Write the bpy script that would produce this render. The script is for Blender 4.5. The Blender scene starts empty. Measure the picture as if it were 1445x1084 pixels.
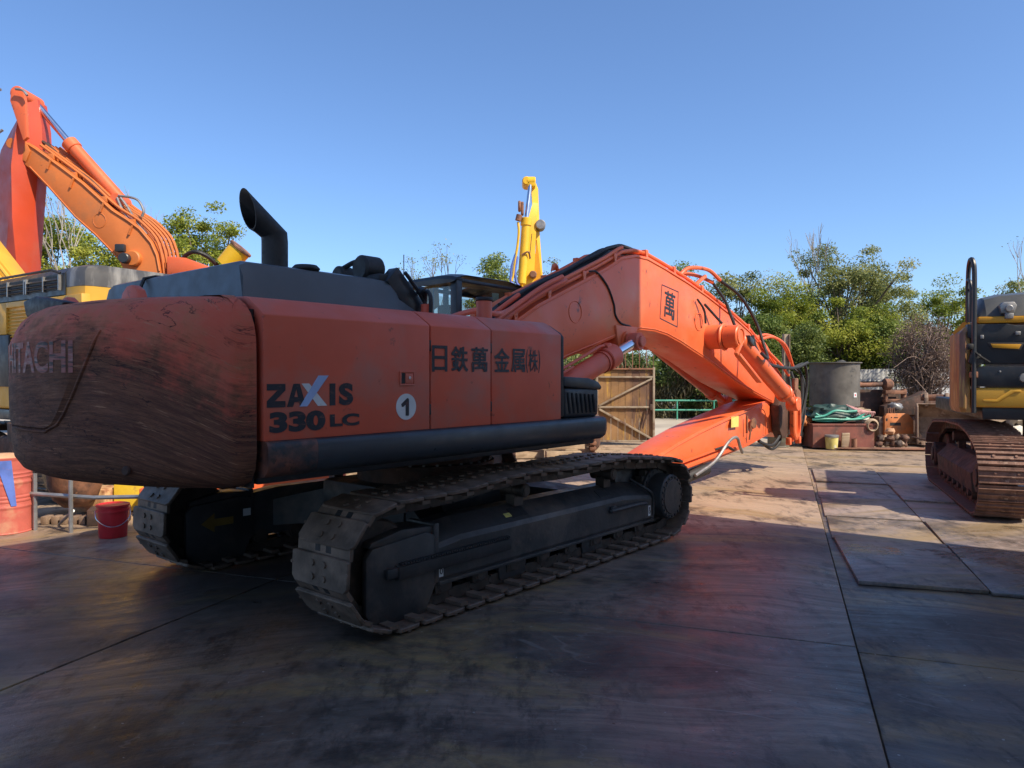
import bpy, bmesh, math, random
import numpy as np
from mathutils import Vector, Matrix, noise as mnoise

# ------------------------------------------------------------------ camera, sky, sun, exposure
scene = bpy.context.scene
COL = scene.collection
R = math.radians
cd = bpy.data.cameras.new('camera'); cam = bpy.data.objects.new('camera', cd); COL.objects.link(cam)
cam.location = (0, 0, 1.8); cam.rotation_euler = (R(90 - .661), 0, 0)
cd.sensor_width = 36; cd.lens = 36 * 1040 / 1445; cd.clip_end = 2000; cd.clip_start = .05
scene.camera = cam
SUN_EL = 45.0
SH = Vector((.82, -.572))                      # horizontal direction towards the sun
w = bpy.data.worlds.new('World'); scene.world = w; w.use_nodes = True
nt = w.node_tree; nt.nodes.clear()
sky = nt.nodes.new('ShaderNodeTexSky'); sky.sky_type = 'NISHITA'; sky.sun_disc = False
sky.sun_elevation = R(SUN_EL); sky.sun_rotation = math.atan2(SH.x, SH.y)
sky.altitude = 0; sky.air_density = .85; sky.dust_density = .9; sky.ozone_density = 7.5
bg = nt.nodes.new('ShaderNodeBackground'); bg.inputs['Strength'].default_value = .091
wo = nt.nodes.new('ShaderNodeOutputWorld')
nt.links.new(sky.outputs[0], bg.inputs[0]); nt.links.new(bg.outputs[0], wo.inputs[0])
sd = bpy.data.lights.new('sun', 'SUN'); sd.energy = 2.75; sd.angle = R(.53); sd.color = (1.0, .87, .68)
so = bpy.data.objects.new('sun', sd); COL.objects.link(so)
sv = Vector((SH.x * math.cos(R(SUN_EL)), SH.y * math.cos(R(SUN_EL)), math.sin(R(SUN_EL))))
so.rotation_euler = sv.to_track_quat('Z', 'Y').to_euler(); so.location = (20, -15, 30)
scene.view_settings.view_transform = 'Standard'; scene.view_settings.look = 'None'
scene.view_settings.gamma = 1; scene.view_settings.exposure = 1.25; scene.view_settings.use_curve_mapping = False

# ------------------------------------------------------------------ materials
def mat(name, base, rough=.6, metal=0., var=.25, vs=1.5, col2=None, c2amt=.5, c2scale=3., c2stretch=(1, 1, 1),
        col3=None, c3amt=.5, c3scale=12., c3stretch=(1, 1, 1), bump=0., bscale=40., rvar=.12, spec=.5, world=False, distort=0., coat=0.):
    m = bpy.data.materials.new(name); m.use_nodes = True
    n = m.node_tree.nodes; L = m.node_tree.links; b = n['Principled BSDF']
    if world:
        src = n.new('ShaderNodeNewGeometry').outputs['Position']
    else:
        src = n.new('ShaderNodeTexCoord').outputs['Object']
    def nz(scale, stretch=(1, 1, 1), detail=5, off=0., rgh=.6, dist=0.):
        mp = n.new('ShaderNodeMapping'); mp.inputs['Scale'].default_value = stretch; mp.inputs['Location'].default_value = (off, off * .7, off * 1.3)
        L.new(src, mp.inputs['Vector'])
        t = n.new('ShaderNodeTexNoise'); t.inputs['Scale'].default_value = scale; t.inputs['Detail'].default_value = detail
        t.inputs['Roughness'].default_value = rgh; t.inputs['Distortion'].default_value = dist
        L.new(mp.outputs[0], t.inputs['Vector']); return t.outputs['Fac']
    def ramp(f, a, c):
        r = n.new('ShaderNodeMapRange'); r.inputs['From Min'].default_value = a; r.inputs['From Max'].default_value = c
        L.new(f, r.inputs['Value']); return r.outputs[0]
    def mix(fac, a, c, mode='MIX'):
        x = n.new('ShaderNodeMix'); x.data_type = 'RGBA'; x.blend_type = mode
        if isinstance(fac, float): x.inputs[0].default_value = fac
        else: L.new(fac, x.inputs[0])
        for i, v in ((6, a), (7, c)):
            if isinstance(v, tuple): x.inputs[i].default_value = (*v, 1)
            else: L.new(v, x.inputs[i])
        return x.outputs[2]
    lo = tuple(max(0, c * (1 - var)) for c in base); hi = tuple(min(1, c * (1 + var)) for c in base)
    c = mix(ramp(nz(vs, off=3.1), .3, .7), lo, hi)
    if col2: c = mix(ramp(nz(c2scale, c2stretch, off=11., dist=distort), 1 - c2amt - .06, 1 - c2amt + .12), c, col2)
    if col3: c = mix(ramp(nz(c3scale, c3stretch, off=23., detail=7, dist=distort), 1 - c3amt - .03, 1 - c3amt + .06), c, col3)
    L.new(c, b.inputs['Base Color'])
    rr = n.new('ShaderNodeMapRange'); rr.inputs['From Min'].default_value = .3; rr.inputs['From Max'].default_value = .7
    rr.inputs['To Min'].default_value = max(.03, rough - rvar); rr.inputs['To Max'].default_value = min(1, rough + rvar)
    L.new(nz(vs * 4, off=41.), rr.inputs['Value']); L.new(rr.outputs[0], b.inputs['Roughness'])
    b.inputs['Metallic'].default_value = metal; b.inputs['Specular IOR Level'].default_value = spec
    if coat: b.inputs['Coat Weight'].default_value = coat
    if bump:
        bp = n.new('ShaderNodeBump'); bp.inputs['Strength'].default_value = bump; bp.inputs['Distance'].default_value = .01
        L.new(nz(bscale, off=7., detail=4), bp.inputs['Height']); L.new(bp.outputs[0], b.inputs['Normal'])
    m['c_out'] = 1
    return m

RUST = (.11, .05, .028); MUD = (.20, .14, .09)
M = {}
M['red'] = mat('faded_red_paint', (.66, .115, .058), .55, var=.12, vs=.9, col2=(.52, .16, .11), c2amt=.45, c2scale=1.6, col3=(.10, .04, .03), c3amt=.315, c3scale=7, bump=.04, bscale=14)
M['orange'] = mat('orange_red_paint', (.72, .130, .040), .42, var=.10, vs=.8, col2=(.64, .17, .065), c2amt=.42, c2scale=1.3, col3=(.16, .055, .03), c3amt=.335, c3scale=6, bump=.03, bscale=14)
M['redarm'] = mat('deep_orange_red_paint', (.52, .065, .022), .5, var=.12, vs=.8, col2=(.45, .10, .05), c2amt=.38, c2scale=1.3)
M['orange2'] = mat('orange_paint', (.55, .155, .032), .55, var=.14, vs=1, col2=(.42, .15, .05), c2amt=.42, c2scale=1.6, col3=(.13, .05, .03), c3amt=.28, c3scale=8)
M['black'] = mat('black_paint', (.020, .023, .028), .42, var=.3, vs=2, col2=(.055, .05, .048), c2amt=.38, c2scale=2.5, bump=.05, bscale=20)
M['hood'] = mat('dark_grey_hood_paint', (.068, .072, .074), .42, var=.15, vs=1.5, col2=(.08, .085, .09), c2amt=.36, c2scale=1.2)
M['rail'] = mat('black_rail_paint', (.022, .030, .038), .38, var=.3, vs=2, col2=(.06, .06, .06), c2amt=.36, c2scale=4, c2stretch=(.5, 1, 3), bump=.05, bscale=14)
M['railworn'] = mat('worn_black_rail_paint', (.022, .028, .034), .5, var=.3, vs=2, col2=(.21, .075, .045), c2amt=.52, c2scale=3.5, col3=(.05, .03, .025), c3amt=.45, c3scale=14, bump=.3, bscale=22)
M['rubber'] = mat('black_rubber', (.018, .018, .019), .6, var=.3, vs=6)
M['frame'] = mat('dusty_black_steel', (.036, .036, .037), .5, var=.35, vs=2.5, col2=(.10, .082, .068), c2amt=.44, c2scale=2.2, col3=(.08, .06, .045), c3amt=.3, c3scale=16, bump=.25, bscale=26)
M['shoe'] = mat('worn_track_steel', (.135, .094, .068), .58, metal=.15, spec=.4, var=.35, vs=5, col2=(.24, .165, .12), c2amt=.46, c2scale=3.2, col3=(.08, .058, .046), c3amt=.36, c3scale=13, bump=.22, bscale=30)
M['chain'] = mat('oily_chain_steel', (.06, .048, .04), .5, metal=.3, var=.4, vs=8, col2=(.09, .065, .05), c2amt=.42, c2scale=14)
M['chrome'] = mat('chrome_rod', (.62, .65, .70), .16, metal=1., var=.05, rvar=.05)
M['steel'] = mat('grey_steel', (.28, .28, .28), .45, metal=.6, var=.3, vs=4, col2=(.2, .12, .08), c2amt=.35, c2scale=6)
M['white'] = mat('white_print', (.62, .64, .64), .55, var=.1, vs=8, col2=(.4, .38, .36), c2amt=.35, c2scale=12)
M['bluewhite'] = mat('pale_blue_print', (.33, .44, .68), .5, var=.1, vs=8)
M['blackprint'] = mat('black_print', (.016, .019, .026), .5, var=.2, vs=8, col2=(.25, .05, .03), c2amt=.30, c2scale=14)
M['letteringdark'] = mat('worn_black_print', (.014, .018, .026), .5, var=.2, vs=8, col2=(.20, .09, .07), c2amt=.36, c2scale=16, c2stretch=(1, 1, 3))
M['yellow'] = mat('yellow_machine_paint', (.60, .33, .035), .48, var=.12, vs=1.2, col2=(.45, .27, .06), c2amt=.4, c2scale=2, col3=(.10, .06, .03), c3amt=.28, c3scale=8)
M['byellow'] = mat('bright_yellow_paint', (.78, .46, .018), .45, var=.10, vs=1.2, col2=(.55, .33, .04), c2amt=.36, c2scale=2, col3=(.12, .07, .03), c3amt=.29, c3scale=7)
M['gold'] = mat('gold_stripe_paint', (.62, .30, .015), .45, var=.1)
M['rust'] = mat('rusty_steel', (.24, .11, .062), .8, var=.4, vs=3, col2=(.07, .038, .028), c2amt=.48, c2scale=4, col3=(.30, .14, .07), c3amt=.36, c3scale=12, bump=.4, bscale=30)
M['rustdark'] = mat('dark_rusty_steel', (.085, .042, .028), .75, var=.4, vs=3, col2=(.035, .025, .02), c2amt=.48, c2scale=4, col3=(.18, .09, .055), c3amt=.36, c3scale=12, bump=.4, bscale=30)
M['rusttrack'] = mat('rusty_brown_track_steel', (.21, .112, .08), .65, metal=.15, var=.3, vs=4, col2=(.10, .05, .035), c2amt=.42, c2scale=8, col3=(.36, .24, .18), c3amt=.38, c3scale=16, bump=.35, bscale=40)
M['rustplate'] = mat('rusty_gate_sheet', (.27, .15, .062), .8, var=.35, vs=1.5, col2=(.13, .07, .045), c2amt=.5, c2scale=1.6, c2stretch=(1.5, 1, .6), col3=(.46, .27, .06), c3amt=.42, c3scale=3, c3stretch=(2, 1, .4), bump=.15)
M['angle'] = mat('grey_rusty_angle_iron', (.30, .24, .17), .7, var=.3, vs=3, col2=(.14, .075, .045), c2amt=.45, c2scale=5)
M['timber'] = mat('weathered_timber', (.40, .30, .20), .85, var=.3, vs=3, col2=(.26, .18, .11), c2amt=.46, c2scale=4, c2stretch=(.3, 4, 4), bump=.3)
M['concrete'] = mat('pale_concrete', (.42, .38, .32), .85, var=.15, vs=.6, col2=(.30, .27, .23), c2amt=.45, c2scale=1.1, c2stretch=(.3, 2, 1), bump=.2, world=True)
M['green'] = mat('green_railing_paint', (.07, .34, .24), .5, var=.15, vs=3)
M['tarp'] = mat('dark_green_tarpaulin', (.022, .055, .048), .55, var=.4, vs=4, bump=.4, bscale=9)
M['hose_green'] = mat('green_hose', (.05, .33, .24), .45, var=.25, vs=6)
M['redplastic'] = mat('red_plastic', (.58, .022, .028), .4, var=.12, vs=4)
M['barrel'] = mat('red_barrel_paint', (.50, .115, .085), .6, var=.22, vs=3, col2=(.52, .26, .16), c2amt=.38, c2scale=4, col3=(.17, .06, .04), c3amt=.3, c3scale=14)
M['blue'] = mat('blue_paint_stripe', (.10, .17, .52), .6, var=.25, vs=5, col2=(.40, .10, .10), c2amt=.33, c2scale=12)
M['tan'] = mat('tan_rusted_lid', (.52, .29, .16), .7, var=.25, vs=5)
M['drum'] = mat('dark_iron_pipe', (.115, .105, .09), .65, metal=.0, var=.35, vs=1.8, col2=(.07, .062, .052), c2amt=.45, c2scale=1.6, col3=(.03, .03, .03), c3amt=.36, c3scale=3.5, bump=.2)
M['redbox'] = mat('rusty_red_box_paint', (.20, .065, .045), .7, var=.3, vs=2.5, col2=(.10, .05, .04), c2amt=.45, c2scale=3, col3=(.3, .16, .1), c3amt=.35, c3scale=9)
M['fencew'] = mat('weathered_white_sheet', (.50, .51, .51), .6, metal=.1, var=.2, vs=1.5, col2=(.33, .33, .32), c2amt=.42, c2scale=2, c2stretch=(3, 3, .5))
M['wall'] = mat('cream_corrugated_wall', (.80, .70, .55), .7, var=.08, vs=.6)  # warm cream, chosen so the unseen wall bounces light into the shade
M['bucket'] = mat('worn_bucket_steel', (.26, .18, .125), .65, metal=.2, var=.3, vs=2, col2=(.13, .075, .05), c2amt=.46, c2scale=3, col3=(.34, .26, .2), c3amt=.38, c3scale=8, bump=.3)
M['whiterag'] = mat('dirty_white_sack', (.55, .52, .45), .85, var=.25, vs=6, bump=.4, bscale=12)
M['pinkrope'] = mat('pink_white_rope', (.55, .30, .28), .85, var=.5, vs=20)
M['decal'] = mat('yellow_sticker', (.70, .62, .16), .5, var=.12, vs=12, col2=(.35, .42, .2), c2amt=.4, c2scale=18)
M['orangeplate'] = mat('orange_primer_plate', (.60, .20, .06), .6, var=.2, vs=3, col2=(.33, .15, .07), c2amt=.42, c2scale=4, col3=(.15, .07, .04), c3amt=.32, c3scale=10)
M['tanplate'] = mat('flaking_tan_paint', (.52, .32, .16), .75, var=.25, vs=6, col2=(.30, .13, .06), c2amt=.48, c2scale=9)
M['flakeyellow'] = mat('flaking_yellow_paint', (.72, .48, .03), .65, var=.15, vs=5, col2=(.33, .16, .06), c2amt=.36, c2scale=8)
M['paper'] = mat('pale_green_paper', (.42, .60, .52), .8, var=.1)
M['amber'] = mat('amber_plastic', (.75, .27, .01), .3, var=.1)
M['bark'] = mat('brown_bark', (.13, .10, .075), .9, var=.4, vs=6, bump=.5, bscale=18)
M['barepale'] = mat('pale_grey_bark', (.32, .29, .25), .9, var=.3, vs=6)
M['dead'] = mat('dead_brown_twig', (.21, .15, .12), .9, var=.35, vs=3)

def glass_mat():
    m = bpy.data.materials.new('cab_glass'); m.use_nodes = True
    n = m.node_tree.nodes; L = m.node_tree.links; n.clear()
    o = n.new('ShaderNodeOutputMaterial'); mx = n.new('ShaderNodeMixShader'); t = n.new('ShaderNodeBsdfTransparent'); g = n.new('ShaderNodeBsdfGlossy')
    t.inputs[0].default_value = (.82, .84, .82, 1); g.inputs['Roughness'].default_value = .03; fr = n.new('ShaderNodeLayerWeight'); fr.inputs[0].default_value = .12; mr = n.new('ShaderNodeMapRange'); mr.inputs['To Min'].default_value = .03; mr.inputs['To Max'].default_value = .5
    L.new(fr.outputs['Facing'], mr.inputs['Value']); L.new(mr.outputs[0], mx.inputs[0]); L.new(t.outputs[0], mx.inputs[1]); L.new(g.outputs[0], mx.inputs[2]); L.new(mx.outputs[0], o.inputs[0])
    return m
M['glass'] = glass_mat()

def leaf_mat(name, a, b, c, trans=.35):
    m = bpy.data.materials.new(name); m.use_nodes = True
    n = m.node_tree.nodes; L = m.node_tree.links; n.clear()
    o = n.new('ShaderNodeOutputMaterial'); at = n.new('ShaderNodeAttribute'); at.attribute_name = 'tint'
    r = n.new('ShaderNodeValToRGB'); r.color_ramp.elements[0].color = (*a, 1); r.color_ramp.elements[1].color = (*c, 1)
    e = r.color_ramp.elements.new(.5); e.color = (*b, 1)
    L.new(at.outputs['Fac'], r.inputs[0])
    d = n.new('ShaderNodeBsdfPrincipled'); d.inputs['Roughness'].default_value = .55; d.inputs['Specular IOR Level'].default_value = .3
    t = n.new('ShaderNodeBsdfTranslucent'); mx = n.new('ShaderNodeMixShader'); mx.inputs[0].default_value = trans
    L.new(r.outputs[0], d.inputs['Base Color']); L.new(r.outputs[0], t.inputs['Color'])
    L.new(d.outputs[0], mx.inputs[1]); L.new(t.outputs[0], mx.inputs[2]); L.new(mx.outputs[0], o.inputs[0])
    return m
M['leaf_a'] = leaf_mat('yellow_green_leaves', (.11, .16, .022), (.26, .31, .04), (.45, .45, .08), .4)
M['leaf_b'] = leaf_mat('mid_green_leaves', (.07, .12, .026), (.16, .22, .045), (.31, .34, .08), .35)
M['leaf_c'] = leaf_mat('grey_green_leaves', (.11, .14, .045), (.22, .25, .08), (.36, .36, .13), .35)
M['leaf_d'] = leaf_mat('dark_vine_leaves', (.03, .055, .014), (.07, .11, .025), (.18, .22, .05), .3)
M['leaf_dry'] = leaf_mat('dry_brown_leaves', (.10, .065, .05), (.17, .115, .09), (.27, .20, .15), .2)
M['leaf_vine'] = leaf_mat('dry_hanging_grass', (.06, .055, .03), (.12, .11, .055), (.22, .19, .10), .2)

def ground_mat(name, dark, tan, tan_lo, tan_hi, centre=(.3, -.6), wet=.5, seed=0.):
    """oil-soaked yard surface: dark film, dust, and drag marks that sweep in wide arcs; world coordinates"""
    m = bpy.data.materials.new(name); m.use_nodes = True
    n = m.node_tree.nodes; L = m.node_tree.links; b = n['Principled BSDF']
    pos = n.new('ShaderNodeNewGeometry').outputs['Position']
    def mth(op, a, c=0.):
        x = n.new('ShaderNodeMath'); x.operation = op
        for i, v in ((0, a), (1, c)):
            if isinstance(v, (int, float)): x.inputs[i].default_value = v
            else: L.new(v, x.inputs[i])
        return x.outputs[0]
    def rng(f, a, c, lo=0., hi=1.):
        r = n.new('ShaderNodeMapRange'); r.inputs['From Min'].default_value = a; r.inputs['From Max'].default_value = c
        r.inputs['To Min'].default_value = lo; r.inputs['To Max'].default_value = hi; L.new(f, r.inputs['Value']); return r.outputs[0]
    def mix(fac, a, c):
        x = n.new('ShaderNodeMix'); x.data_type = 'RGBA'; L.new(fac, x.inputs[0])
        for i, v in ((6, a), (7, c)):
            if isinstance(v, tuple): x.inputs[i].default_value = (*v, 1)
            else: L.new(v, x.inputs[i])
        return x.outputs[2]
    def nz(vec, scale, st=(1, 1, 1), detail=6, rgh=.6, off=0.):
        mp = n.new('ShaderNodeMapping'); mp.inputs['Location'].default_value = (off + seed, off * .6, 0); mp.inputs['Scale'].default_value = st
        L.new(vec, mp.inputs[0]); t = n.new('ShaderNodeTexNoise'); t.inputs['Scale'].default_value = scale; t.inputs['Detail'].default_value = detail
        t.inputs['Roughness'].default_value = rgh; L.new(mp.outputs[0], t.inputs['Vector']); return t.outputs['Fac']
    # swept coordinates: radius and angle about a point, bent by a slow noise
    t = n.new('ShaderNodeTexNoise'); t.inputs['Scale'].default_value = .33; t.inputs['Detail'].default_value = 2; L.new(pos, t.inputs['Vector'])
    sc = n.new('ShaderNodeVectorMath'); sc.operation = 'SCALE'; sc.inputs['Scale'].default_value = 2.2; L.new(t.outputs['Color'], sc.inputs[0])
    ad = n.new('ShaderNodeVectorMath'); ad.operation = 'ADD'; L.new(pos, ad.inputs[0]); L.new(sc.outputs[0], ad.inputs[1])
    sp = n.new('ShaderNodeSeparateXYZ'); L.new(ad.outputs[0], sp.inputs[0])
    dx = mth('SUBTRACT', sp.outputs['X'], centre[0] + 1.1); dy = mth('SUBTRACT', sp.outputs['Y'], centre[1] + 1.1)
    rad = mth('SQRT', mth('ADD', mth('MULTIPLY', dx, dx), mth('MULTIPLY', dy, dy))); ang = mth('ARCTAN2', dx, dy)
    cb = n.new('ShaderNodeCombineXYZ'); L.new(rad, cb.inputs[0]); L.new(mth('MULTIPLY', ang, 3.), cb.inputs[1]); sw = cb.outputs[0]
    cb2 = n.new('ShaderNodeCombineXYZ'); L.new(mth('ADD', rad, mth('MULTIPLY', ang, 2.2)), cb2.inputs[0]); L.new(mth('MULTIPLY', ang, 3.), cb2.inputs[1]); sw2 = cb2.outputs[0]
    big = nz(pos, .38, off=4.); mid = nz(pos, 1.5, detail=8, off=9.)
    s1 = nz(sw, 1.0, (2.2, .8, 1), 10, .78, 2.); s2 = nz(sw2, 1.0, (4, 1.1, 1), 9, .78, 6.); s3 = nz(sw, 1.0, (11, 1.5, 1), 9, .8, 8.); s4 = nz(pos, 1.0, (4.5, 1.6, 1), 9, .78, 71.)
    patch = nz(sw, 1.0, (.8, .55, 1), 3, .5, 15.); fine = nz(pos, 60, detail=3, off=1.); grit = nz(pos, 9, detail=7, rgh=.7, off=3.)
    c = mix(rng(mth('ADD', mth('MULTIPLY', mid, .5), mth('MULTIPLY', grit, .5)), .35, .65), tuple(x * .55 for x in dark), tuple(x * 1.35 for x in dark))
    sep = n.new('ShaderNodeSeparateXYZ'); L.new(pos, sep.inputs[0])
    far = rng(sep.outputs['Y'], tan_lo, tan_hi, -.16, .36)                 # the yard is dustier away from the oil-soaked parking bay
    tf = rng(mth('ADD', mth('ADD', mth('MULTIPLY', s1, .55), mth('MULTIPLY', big, .45)), far), .47, .66, 0., .95)
    c = mix(tf, c, mix(rng(s2, .4, .6), tan, tuple(x * .72 for x in tan)))
    gm = mth('MULTIPLY', rng(patch, .40, .56), rng(mth('ADD', mth('MULTIPLY', s3, .6), mth('MULTIPLY', grit, .4)), .36, .62)); c = mix(mth('MULTIPLY', gm, .8), c, (dark[0] * 2.9, dark[1] * 2.6, dark[2] * 2.4))     # rubbed grey drag marks
    om = mth('MULTIPLY', rng(nz(sw, 1.0, (1.5, .7, 1), 4, .6, 33.), .52, .62), rng(s2, .36, .56)); c = mix(mth('MULTIPLY', om, .75), c, (tan[0] * .62, tan[1] * .56, tan[2] * .34))   # ochre scuffs
    c = mix(rng(nz(pos, .85, detail=7, rgh=.7, off=31.), .54, .64, 0., .8), c, tuple(x * .36 for x in dark))   # oil
    c = mix(rng(nz(pos, 1.9, detail=8, rgh=.72, off=43.), .56, .66, 0., .3), c, (tan[0] * .42, tan[1] * .42, tan[2] * .40))   # trodden dust
    dm = mth('MULTIPLY', rng(nz(pos, .7, off=37.), .40, .52), rng(s4, .50, .60)); c = mix(mth('MULTIPLY', dm, .75), c, tuple(x * .42 for x in dark))   # dark drag marks
    c = mix(rng(nz(sw2, 1.0, (30, .35, 1), 3, .6, 17.), .68, .74, 0., .5), c, (.30, .28, .26))         # pale scrapes
    l1 = mth('ABSOLUTE', mth('SUBTRACT', nz(pos, 1.0, (.9, 2.6, 1), 3, .55, 111.), .5)); l2 = mth('ABSOLUTE', mth('SUBTRACT', nz(sw2, 1.0, (1.8, .7, 1), 3, .55, 121.), .5))
    sl = mth('MAXIMUM', mth('MULTIPLY', rng(l1, .0012, .004, 1., 0.), rng(nz(pos, 1.1, off=131.), .50, .58)), mth('MULTIPLY', rng(l2, .0015, .005, 1., 0.), rng(nz(pos, .9, off=141.), .48, .56)))
    c = mix(mth('MULTIPLY', sl, .28), c, (.30, .27, .24))                                               # single long scratches
    c = mix(rng(nz(pos, 26., detail=1, off=51.), .755, .79, 0., .7), c, (.42, .40, .37))               # chips
    L.new(c, b.inputs['Base Color'])
    gl = mth('MULTIPLY', rng(nz(pos, .55, detail=3, off=61.), .42, .54), rng(s3, .34, .62))            # polished, slightly wet streaks
    gl = mth('MULTIPLY', gl, mth('SUBTRACT', 1., mth('MULTIPLY', tf, .8)))
    ro = mth('SUBTRACT', rng(grit, .3, .7, .40, .64), mth('MULTIPLY', gl, wet * .62)); L.new(ro, b.inputs['Roughness'])
    L.new(mth('ADD', .36, mth('MULTIPLY', gl, .35)), b.inputs['Specular IOR Level'])
    bp = n.new('ShaderNodeBump'); bp.inputs['Strength'].default_value = .55; bp.inputs['Distance'].default_value = .006
    L.new(mth('ADD', mth('MULTIPLY', s3, .22), mth('ADD', mth('MULTIPLY', grit, .7), mth('MULTIPLY', fine, .45))), bp.inputs['Height']); L.new(bp.outputs[0], b.inputs['Normal'])
    return m
M['ground'] = ground_mat('oil_stained_concrete', (.108, .084, .068), (.49, .365, .255), 6.2, 12., wet=.34)
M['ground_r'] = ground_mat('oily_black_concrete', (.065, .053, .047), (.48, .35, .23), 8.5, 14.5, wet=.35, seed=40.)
M['plate'] = ground_mat('scuffed_steel_plate', (.13, .112, .105), (.42, .33, .255), 6.0, 12., (6, -3), .95, 80.)

def worn_cw():
    """counterweight: faded red paint, horizontal scrape marks growing denser towards the ground, dark scratches"""
    m = bpy.data.materials.new('scraped_counterweight_paint'); m.use_nodes = True
    n = m.node_tree.nodes; L = m.node_tree.links; b = n['Principled BSDF']
    oc = n.new('ShaderNodeTexCoord').outputs['Object']
    sep = n.new('ShaderNodeSeparateXYZ'); L.new(oc, sep.inputs[0])
    def mth(op, a, c, d=None):
        x = n.new('ShaderNodeMath'); x.operation = op
        for i, v in ((0, a), (1, c)):
            if isinstance(v, (int, float)): x.inputs[i].default_value = v
            else: L.new(v, x.inputs[i])
        return x.outputs[0]
    def rng(f, a, c, lo=0., hi=1.):
        r = n.new('ShaderNodeMapRange'); r.inputs['From Min'].default_value = a; r.inputs['From Max'].default_value = c
        r.inputs['To Min'].default_value = lo; r.inputs['To Max'].default_value = hi; L.new(f, r.inputs['Value']); return r.outputs[0]
    def mix(fac, a, c):
        x = n.new('ShaderNodeMix'); x.data_type = 'RGBA'; L.new(fac, x.inputs[0])
        for i, v in ((6, a), (7, c)):
            if isinstance(v, tuple): x.inputs[i].default_value = (*v, 1)
            else: L.new(v, x.inputs[i])
        return x.outputs[2]
    # bend the scrape lines: they dip towards the sides of the arc
    yo = mth('ADD', sep.outputs['Y'], .70); yn = mth('MAXIMUM', mth('MULTIPLY', yo, -1.), 0.)
    y2 = mth('ADD', mth('MULTIPLY', mth('MULTIPLY', yn, yn), .42), mth('MULTIPLY', mth('MULTIPLY', yo, yo), .035))
    zz = mth('ADD', sep.outputs['Z'], y2)
    cb = n.new('ShaderNodeCombineXYZ'); L.new(sep.outputs['X'], cb.inputs[0]); L.new(sep.outputs['Y'], cb.inputs[1]); L.new(zz, cb.inputs[2])
    def nz(vec, scale, st=(1, 1, 1), off=0., detail=6, rgh=.65, dist=0.):
        mp = n.new('ShaderNodeMapping'); mp.inputs['Scale'].default_value = st; mp.inputs['Location'].default_value = (off, off, off)
        L.new(vec, mp.inputs[0]); t = n.new('ShaderNodeTexNoise'); t.inputs['Scale'].default_value = scale; t.inputs['Detail'].default_value = detail
        t.inputs['Roughness'].default_value = rgh; t.inputs['Distortion'].default_value = dist; L.new(mp.outputs[0], t.inputs['Vector']); return t.outputs['Fac']
    big = nz(oc, 1.1, off=2.); streak = nz(cb.outputs[0], 1.6, (1, 1, 11), 5., 9, .78); fine = nz(cb.outputs[0], 2.2, (1, 1, 48), 9., 10, .84, .1)
    blot = nz(oc, 5.5, off=13., detail=8, rgh=.7)
    c = mix(rng(big, .35, .65), (.58, .10, .055), (.52, .15, .09))
    tanm = rng(mth('ADD', mth('ADD', big, mth('MULTIPLY', blot, .5)), rng(sep.outputs['Z'], 1.3, 2.05, .12, .0)), .72, .92, 0., .85)
    c = mix(tanm, c, (.38, .16, .075))                                                       # paint worn to primer
    low = rng(zz, 1.6, 2.4, .32, -.10)
    dk = rng(mth('ADD', mth('ADD', mth('ADD', mth('MULTIPLY', streak, .42), mth('MULTIPLY', blot, .34)), mth('MULTIPLY', big, .24)), low), .54, .68, 0., .94)
    c = mix(dk, c, mix(rng(nz(cb.outputs[0], 1.8, (1.6, 1.6, 20), 47., 10, .86), .44, .66), (.075, .035, .024), (.25, .11, .06)))                                                        # burnt-on grime
    c = mix(rng(mth('ADD', fine, rng(zz, 1.6, 2.3, .05, -.10)), .58, .70, 0., .75), c, (.05, .028, .022))      # horizontal scratches
    c = mix(rng(nz(cb.outputs[0], 4.3, (1, 1, 13), 33., 6, .7),   .60, .68, 0., .65), c, (.46, .23, .13))       # bare rubbed streaks
    ln = mth('ABSOLUTE', mth('SUBTRACT', nz(cb.outputs[0], 1.7, (1, 1, 4.5), 71., 5, .6, .6), .5), 0)
    ln2 = mth('ABSOLUTE', mth('SUBTRACT', nz(oc, 1.9, (1.3, 1.3, 2.2), 81., 4, .55, 1.2), .5), 0)
    sc = mth('MAXIMUM', mth('MULTIPLY', rng(ln, .003, .010, 1., 0.), rng(nz(oc, 1.9, off=21.), .44, .54)), mth('MULTIPLY', rng(ln2, .0015, .005, 1., 0.), rng(nz(oc, 2.3, off=28.), .66, .70)))
    c = mix(mth('MULTIPLY', sc, .85), c, (.035, .018, .018))                                  # long gouges
    L.new(c, b.inputs['Base Color']); L.new(rng(blot, .3, .7, .62, .88), b.inputs['Roughness']); b.inputs['Specular IOR Level'].default_value = .25
    bp = n.new('ShaderNodeBump'); bp.inputs['Strength'].default_value = .7; bp.inputs['Distance'].default_value = .008
    L.new(mth('SUBTRACT', mth('ADD', mth('MULTIPLY', fine, .8), mth('MULTIPLY', blot, .8)), mth('MULTIPLY', sc, .5)), bp.inputs['Height']); L.new(bp.outputs[0], b.inputs['Normal'])
    return m
M['cw'] = worn_cw()

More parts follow.
